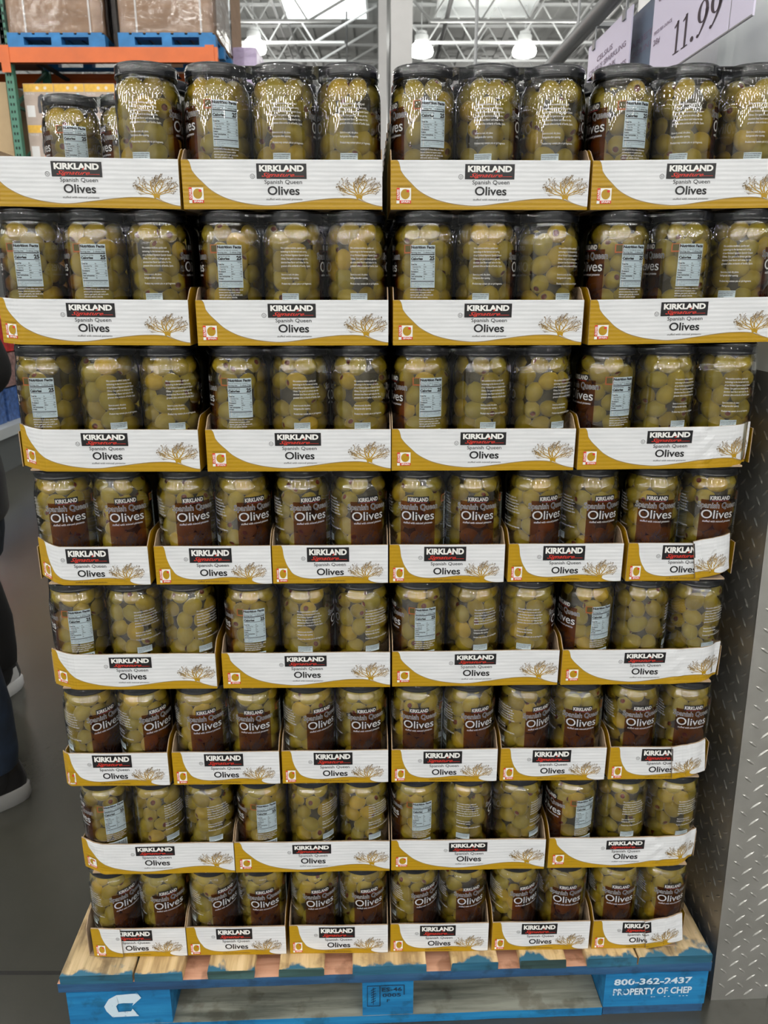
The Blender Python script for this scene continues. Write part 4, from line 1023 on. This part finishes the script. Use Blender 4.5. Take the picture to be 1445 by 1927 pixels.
def one(mb, x, z, w, h, mp, mi):
    quad(mb, x+w*.40, x+w*.62, z+h*.03, z+h, mp, mi); quad(mb, x+w*.15, x+w*.87, z, z+h*.035, mp, mi)
    poly(mb, [(x+w*.12, z+h*.83), (x+w*.40, z+h*.86), (x+w*.62, z+h), (x+w*.55, z+h), (x+w*.12, z+h*.87)], mp, mi)
def sign(y_far, y_near, x, z0, z1, lines, lab, faint=False, price=False):
    L = y_far-y_near; t = thing('price_sign', lab, 'sign', (x, y_far, z0), YAW*.9, 'price cards on the rail'); H = z1-z0
    mb = MB(); mb.box(0, .003, -L, 0, 0, H, 0); mp = lambda s, z: (-.0006, -s, z); q_ = .794
    for s0, s1, z, cap, txt in lines: put_text(mb, txt, s0*L, s1*L, z*q_, cap*q_, mp, 1, .012, .0)
    if price:
        one(mb, .27*L, .022, .09*L, .050, mp, 2); one(mb, .36*L, .022, .09*L, .050, mp, 2); disc(mb, .48*L, .0265, .0065, .0040, mp, 2)
        nine(mb, .52*L, .022, .10*L, .050, mp, 2); nine(mb, .64*L, .022, .10*L, .050, mp, 2)
        for a, b, c, d in ((0, L, 0, .002), (0, L, H-.002, H), (.82*L, .823*L, 0, H)): quad(mb, a, b, c, d, mp, 3)
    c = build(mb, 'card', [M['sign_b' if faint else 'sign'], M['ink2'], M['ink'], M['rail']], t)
    for s in (.15, .85):
        mb = MB(); mb.bar((.0015, -L*s, H-.01), (.0015, -L*s, 1.965-z0), .002); mb.box(-.003, .006, -L*s-.01, -L*s+.01, H-.015, H+.005); build(mb, 'hanging_clip', [M['rail']], t)
sign(1.627, 1.225, .499, 1.742, 1.921, [(.05, .62, .192, .016, 'PIMIENTO STUFFED'), (.05, .55, .164, .016, 'OLIVES 2/21 OZ'), (.03, .24, .100, .007, 'PRICE PER OUNCE'), (.03, .11, .078, .012, '28¢')], 'large pale price card reading 11.99 hanging at upper right', price=True)
sign(2.08, 1.775, .490, 1.745, 1.921, [(.25, .62, .160, .013, 'CELSIUS'), (.06, .92, .137, .013, 'CELSIUS SPARKLING'), (.08, .72, .114, .013, 'FITNESS DRINK'), (.06, .95, .091, .013, '15 COUNT 12 OUNCES')], 'pale price card further back left of the 11.99 card')
sign(1.94, 1.66, .522, 1.745, 1.921, [(.2, .9, .14, .013, 'VARIETY'), (.2, .8, .115, .013, '24 COUNT')], 'blue grey card between the two pale price cards', faint=True)

# ---------------------------------------------------------------- display bunker at the far left
M['plinth'] = simple('grey_bunker_panel', (.10, .11, .11), .5); M['ledge'] = simple('light_bunker_ledge', (.42, .45, .46), .4)
t = thing('display_bunker', 'grey display bunker with pale ledge across the aisle at left', 'display case', (-3.9, 5.3, 0))
mb = MB(); mb.box(0, 1.03, 0, 3.2, 0, .26); build(mb, 'base', [M['plinth']], t); mb = MB(); mb.box(-.02, 1.07, -.02, 3.22, .26, .335); build(mb, 'ledge', [M['ledge']], t)
M['redp'] = simple('red_snack_pack', (.45, .03, .03), .4, var=.4, scale=25); M['bluep'] = simple('blue_white_pack', (.05, .11, .30), .4, var=.6, scale=30); M['mixp'] = simple('brown_white_pack', (.25, .15, .14), .5, var=.5, scale=40)
pp = None
for k in range(6):
    for j, (mt, zz) in enumerate((('bluep', .336), ('mixp', .60), ('redp', .864))):
        mb = MB(); y = 5.55+.42*k; mb.box(-3.25, -2.93, y, y+.38, zz, zz+.25); mb.box(-3.255, -2.925, y+.17, y+.21, zz, zz+.254); 
        tag(build(mb, 'snack_carton', [M[mt]]), f'{("blue and white", "brown and white", "red")[j]} carton in the {NTH[k]} stack from the front of the bunker', 'box', 'cartons on the bunker')

# ---------------------------------------------------------------- the two shoppers at the left edge
M['blackc'] = simple('black_cotton', (.006, .006, .007), .8, bmp=.3, scale=30); M['navyj'] = simple('dark_puffer', (.006, .008, .014), .45, bmp=.4, scale=12)
M['jean'] = simple('blue_denim', (.007, .018, .042), .85, var=.35, scale=22); M['lipm'] = simple('lips', (.35, .13, .10), .5); M['skin'] = simple('skin', (.42, .25, .17), .5); M['hairm'] = simple('dark_hair', (.015, .01, .008), .6)
M['shoeb'] = simple('black_shoe_leather', (.012, .012, .014), .35); M['sole'] = simple('grey_white_sole', (.22, .22, .22), .6); M['shoed'] = simple('shoe_dark', (.012, .012, .014), .35); M['shoew'] = simple('white_shoe_leather', (.62, .63, .64), .4)
def skinmesh(name, pts, edges, mat_, par, sub=2, root=0):
    me = bpy.data.meshes.new(name); me.from_pydata([p[:3] for p in pts], edges, [])
    o = bpy.data.objects.new(name, me); COL.objects.link(o); md = o.modifiers.new('s', 'SKIN'); md.use_smooth_shade = True
    for i, p in enumerate(pts):
        sv_ = me.skin_vertices[0].data[i]; sv_.radius = (p[3], p[4] if len(p) > 4 else p[3]); sv_.use_root = (i == root)
    m2 = o.modifiers.new('d', 'SUBSURF'); m2.levels = sub; m2.render_levels = sub
    bpy.context.view_layer.update(); dg = bpy.context.evaluated_depsgraph_get(); me2 = bpy.data.meshes.new_from_object(o.evaluated_get(dg)); me2.name = name
    bpy.data.objects.remove(o); me2.materials.clear(); me2.materials.append(mat_)
    me2.polygons.foreach_set('use_smooth', [True]*len(me2.polygons)); return link(name, me2, par)
def shoe(par, x, y, ang, upper, sole, accent=None, L=.29):
    """toe along +x before rotation"""
    R_ = Matrix.Rotation(ang, 3, 'Z'); n = 20
    out = []
    for i in range(n):
        a = 2*pi*i/n; c, s = cos(a), sin(a); xx = L/2*(abs(c)**.8)*(1 if c > 0 else -1); yy = .048*(abs(s)**.75)*(1 if s > 0 else -1)*(1.0 if c > 0 else .82); out.append((xx, yy))
    def lay(k, z, sx=0): return [tuple(R_ @ Vector((px*k[0]+sx, py*k[1], z(px) if callable(z) else z))+Vector((x, y, 0))) for px, py in out]
    mb = MB(); vs = lay((.97, .95), .0)+lay((1.02, 1.03), .012)+lay((1.01, 1.02), lambda p: .034+(.01 if p < -.05 else 0))+lay((.97, .95), lambda p: .038+(.01 if p < -.05 else 0))
    mb.add(vs, [(k*n+i, k*n+(i+1) % n, (k+1)*n+(i+1) % n, (k+1)*n+i) for k in range(3) for i in range(n)]+[tuple(range(n-1, -1, -1)), tuple(range(3*n, 4*n))])
    sh = thing_part('shoe', par)
    build(mb, 'sole', [sole], sh, True, rad(50))
    mb = MB(); hz = lambda t: (lambda p: .038+t*(.028 if p > .08 else .028+(.08-p)*.42 if p > -.06 else .092))
    vs = lay((.955, .93), .036)+lay((.975, .97), hz(.25))+lay((.93, .92), hz(.6))+lay((.80, .75), hz(.9), -.012)+lay((.55, .55), hz(1.0), -.035)
    mi = []
    fs = [(k*n+i, k*n+(i+1) % n, (k+1)*n+(i+1) % n, (k+1)*n+i) for k in range(4) for i in range(n)]+[tuple(range(4*n, 5*n))]
    mb.add(vs, fs, 0)
    if accent:
        mb.m = [1 if (k < 2 and (i % 10) in (1, 2, 6, 7)) or (k == 0 and i in (0, 19)) else 0 for k in range(4) for i in range(n)]+[0]
    build(mb, 'upper', [upper, accent or upper], sh, True, rad(60))
    mb = MB()
    for k in range(4):
        a = R_ @ Vector((.070-.022*k, -.012, .072+.012*k)); b = R_ @ Vector((.066-.022*k, .012, .072+.012*k)); mb.bar(a+Vector((x, y, 0)), b+Vector((x, y, 0)), .0035, 6)
    build(mb, 'laces', [accent or sole], sh, True)
    return sh
def thing_part(name, par):
    o = bpy.data.objects.new(name, None); COL.objects.link(o); o.parent = par; return o
def person(lab, loc, face, feet, elbow_out, top, legs, upper, sole, accent, h=1.74, hem=.12):
    """local frame: +y is where the person faces"""
    P = thing('person', lab, 'person', loc, face); k = h/1.74
    (lx, ly), (rx, ry) = feet
    def J(x, y, z, r, r2=None): return (x*k, y*k, z*k, r*k, (r2 or r)*k)
    hipz = .93; sh = 1.43
    pts = [J(0, 0, hipz, .14, .11), J(0, .01, 1.10, .125, .095), J(0, 0, 1.28, .15, .105), J(0, -.01, 1.42, .11, .075), J(0, 0, 1.50, .052), J(0, .02, 1.57, .062, .07), J(0, .025, 1.66, .078, .092), J(0, .02, 1.72, .055, .065)]
    ed = [(i, i+1) for i in range(7)]
    def limb(start, chain):
        a = start
        for p in chain: pts.append(p); ed.append((a, len(pts)-1)); a = len(pts)-1
        return a
    ends = []
    for sx, (fx, fy) in ((-1, (lx, ly)), (1, (rx, ry))):
        limb(0, [J(sx*.10, 0, .84, .088), J((sx*.10+fx)/2, fy*.5+.03, .50, .062), J(fx, fy+.0, .30, .056), J(fx, fy-.02, .12, .036), J(fx, fy-.01, .07, .030), J(fx, fy+.10, .040, .020)])
    hands = []
    for sx in (-1, 1):
        e = elbow_out; sp = J(sx*.19, 0, 1.40, .058); el = J(sx*(.21+e), -.10, 1.13, .043); wr = J(sx*(.18+e*.4), .17, 1.03, .028)
        a = limb(3, [sp, el, J(sx*(.20+e*.7), .05, 1.07, .038), wr, J(sx*(.175+e*.3), .215, 1.01, .030, .016)])
        hands.append((a, sx, pts[-1]))
    skinmesh('body', pts, ed, M['skin'], P)
    for a, sx, hp in hands:        # five curled fingers each
        for i in range(4):
            ox = (i-1.5)*.018; L = (.036, .042, .040, .032)[i]; p0 = (hp[0]+ox*k, hp[1]+.015*k, hp[2])
            skinmesh('finger', [(p0[0], p0[1], p0[2], .0085), (p0[0], p0[1]+L*.7, p0[2]-.006, .008), (p0[0], p0[1]+L, p0[2]-.028, .0075), (p0[0], p0[1]+L*.7, p0[2]-.048, .0065)], [(0, 1), (1, 2), (2, 3)], M['skin'], P, 1)
        skinmesh('thumb', [(hp[0]-sx*.022*k, hp[1]-.02, hp[2], .0095), (hp[0]-sx*.040*k, hp[1]+.01, hp[2]-.012, .009), (hp[0]-sx*.034*k, hp[1]+.038, hp[2]-.024, .0075)], [(0, 1), (1, 2)], M['skin'], P, 1)
    # face
    mb = MB(); fy = .112*k; z = 1.645*k
    for sx in (-1, 1): mb.lathe([(.002, -.006), (.008, -.004), (.011, 0), (.008, .004), (.002, .006)], 12, 0, (sx*.030*k, fy-.021, z)); mb.lathe([(.001, -.004), (.004, 0), (.001, .004)], 8, 1, (sx*.030*k, fy-.0125, z))
    build(mb, 'eyes', [M['p_white'], M['hairm']], P, True)
    mb = MB(); mb.add([(-.012, fy-.012, z-.042), (.012, fy-.012, z-.042), (0, fy+.012, z-.036), (0, fy-.008, z)], [(0, 1, 2), (0, 2, 3), (1, 3, 2), (0, 3, 1)]); build(mb, 'nose', [M['skin']], P)
    mb = MB(); mb.box(-.020, .020, fy-.030, fy-.012, z-.070, z-.064); build(mb, 'mouth', [M['lipm']], P)
    mb = MB()
    for sx in (-1, 1): mb.lathe([(.004, -.028), (.012, -.015), (.014, .012), (.006, .026)], 10, 0, (sx*.085*k, .02, z-.01))
    build(mb, 'ears', [M['skin']], P, True)
    skinmesh('hair', [(0, .06*k, 1.73*k, .05*k), (0, 0, 1.72*k, .086*k, .08*k), (0, -.035*k, 1.65*k, .085*k, .07*k), (0, -.045*k, 1.57*k, .06*k, .045*k)], [(0, 1), (1, 2), (2, 3)], M['hairm'], P)
    # clothing
    def loft(mb, rings, n=28, cap=True):
        vs = [((cx+rx*cos(2*pi*i/n))*k, (cy+ry*sin(2*pi*i/n))*k, z*k) for cx, cy, z, rx, ry in rings for i in range(n)]
        m = len(rings); fs = [(j*n+i, j*n+(i+1) % n, (j+1)*n+(i+1) % n, (j+1)*n+i) for j in range(m-1) for i in range(n)]
        if cap: fs += [tuple(range(n-1, -1, -1)), tuple((m-1)*n+i for i in range(n))]
        mb.add(vs, fs)
    mb = MB(); loft(mb, [(0, 0, .80, .185, .140), (0, 0, .815, .192, .147), (0, 0, .90, .190, .148), (0, 0, 1.0, .178, .138), (0, .005, 1.12, .172, .132), (0, .005, 1.25, .188, .140), (0, 0, 1.34, .200, .138), (0, -.005, 1.40, .190, .122), (0, -.008, 1.44, .150, .100), (0, -.008, 1.47, .095, .080), (0, -.005, 1.505, .068, .068)])
    for sx in (-1, 1):
        e = elbow_out; q = [J(sx*.14, 0, 1.385, .070), J(sx*.20, -.01, 1.36, .076), J(sx*(.22+e), -.115, 1.14, .066), J(sx*(.20+e*.7), .05, 1.07, .058), J(sx*(.18+e*.4), .165, 1.03, .042)]
        t_ = skinmesh('sleeve', q, [(0, 1), (1, 2), (2, 3), (3, 4)], top, P); m_ = t_.data; mb.add([tuple(v.co) for v in m_.vertices], [tuple(p.vertices) for p in m_.polygons]); bpy.data.objects.remove(t_)
    build(mb, 'jacket', [top], P, True, rad(70))
    mb = MB(); loft(mb, [(0, 0, .70, .165, .118), (0, 0, .76, .178, .130), (0, 0, .86, .176, .132), (0, 0, .95, .160, .122), (0, 0, 1.0, .150, .115)])
    for sx, (fx, fy_) in ((-1, (lx, ly)), (1, (rx, ry))):
        kx = (sx*.10+fx)/2; ky = fy_*.5+.03
        loft(mb, [(fx, fy_-.01, hem, .050, .056), (fx, fy_-.01, hem+.008, .057, .064), (fx, fy_-.01, hem+.05, .061, .069), (fx, fy_, .30, .072, .079), ((kx+fx)/2, (ky+fy_)/2, .40, .077, .082), (kx, ky, .50, .080, .084), (sx*.092, .012, .66, .090, .100), (sx*.088, .0, .76, .092, .115), (sx*.085, 0, .86, .080, .110)])
    build(mb, 'trousers', [legs], P, True, rad(70))
    for sx, (fx, fy_) in ((-1, (lx, ly)), (1, (rx, ry))): skinmesh('sock', [J(fx, fy_-.005, .20, .052), J(fx, fy_-.012, .12, .050), J(fx, fy_-.01, .07, .050), J(fx, fy_+.10, .052, .044)], [(0, 1), (1, 2), (2, 3)], M['blackc'], P, 1)
    for sx, (fx, fy_) in ((-1, (lx, ly)), (1, (rx, ry))): shoe(P, fx*k, (fy_+.05)*k, pi/2+sx*-.12, upper, sole, accent)
    return P
person('person in dark jacket and blue jeans at the left edge, black shoes', (-1.12, 1.88, 0), rad(120), ((-.10, .0), (.10, .04)), .045, M['navyj'], M['jean'], M['shoeb'], M['sole'], None, 1.76)
person('person in loose black trousers and black and white sneakers behind', (-1.445, 2.42, 0), rad(150), ((-.12, -.02), (.09, .02)), .02, M['blackc'], M['blackc'], M['shoeb'], M['shoew'], M['shoew'], 1.70)
for o in bpy.data.objects:
    if o.name.startswith('finger') or o.name.startswith('thumb'): pass
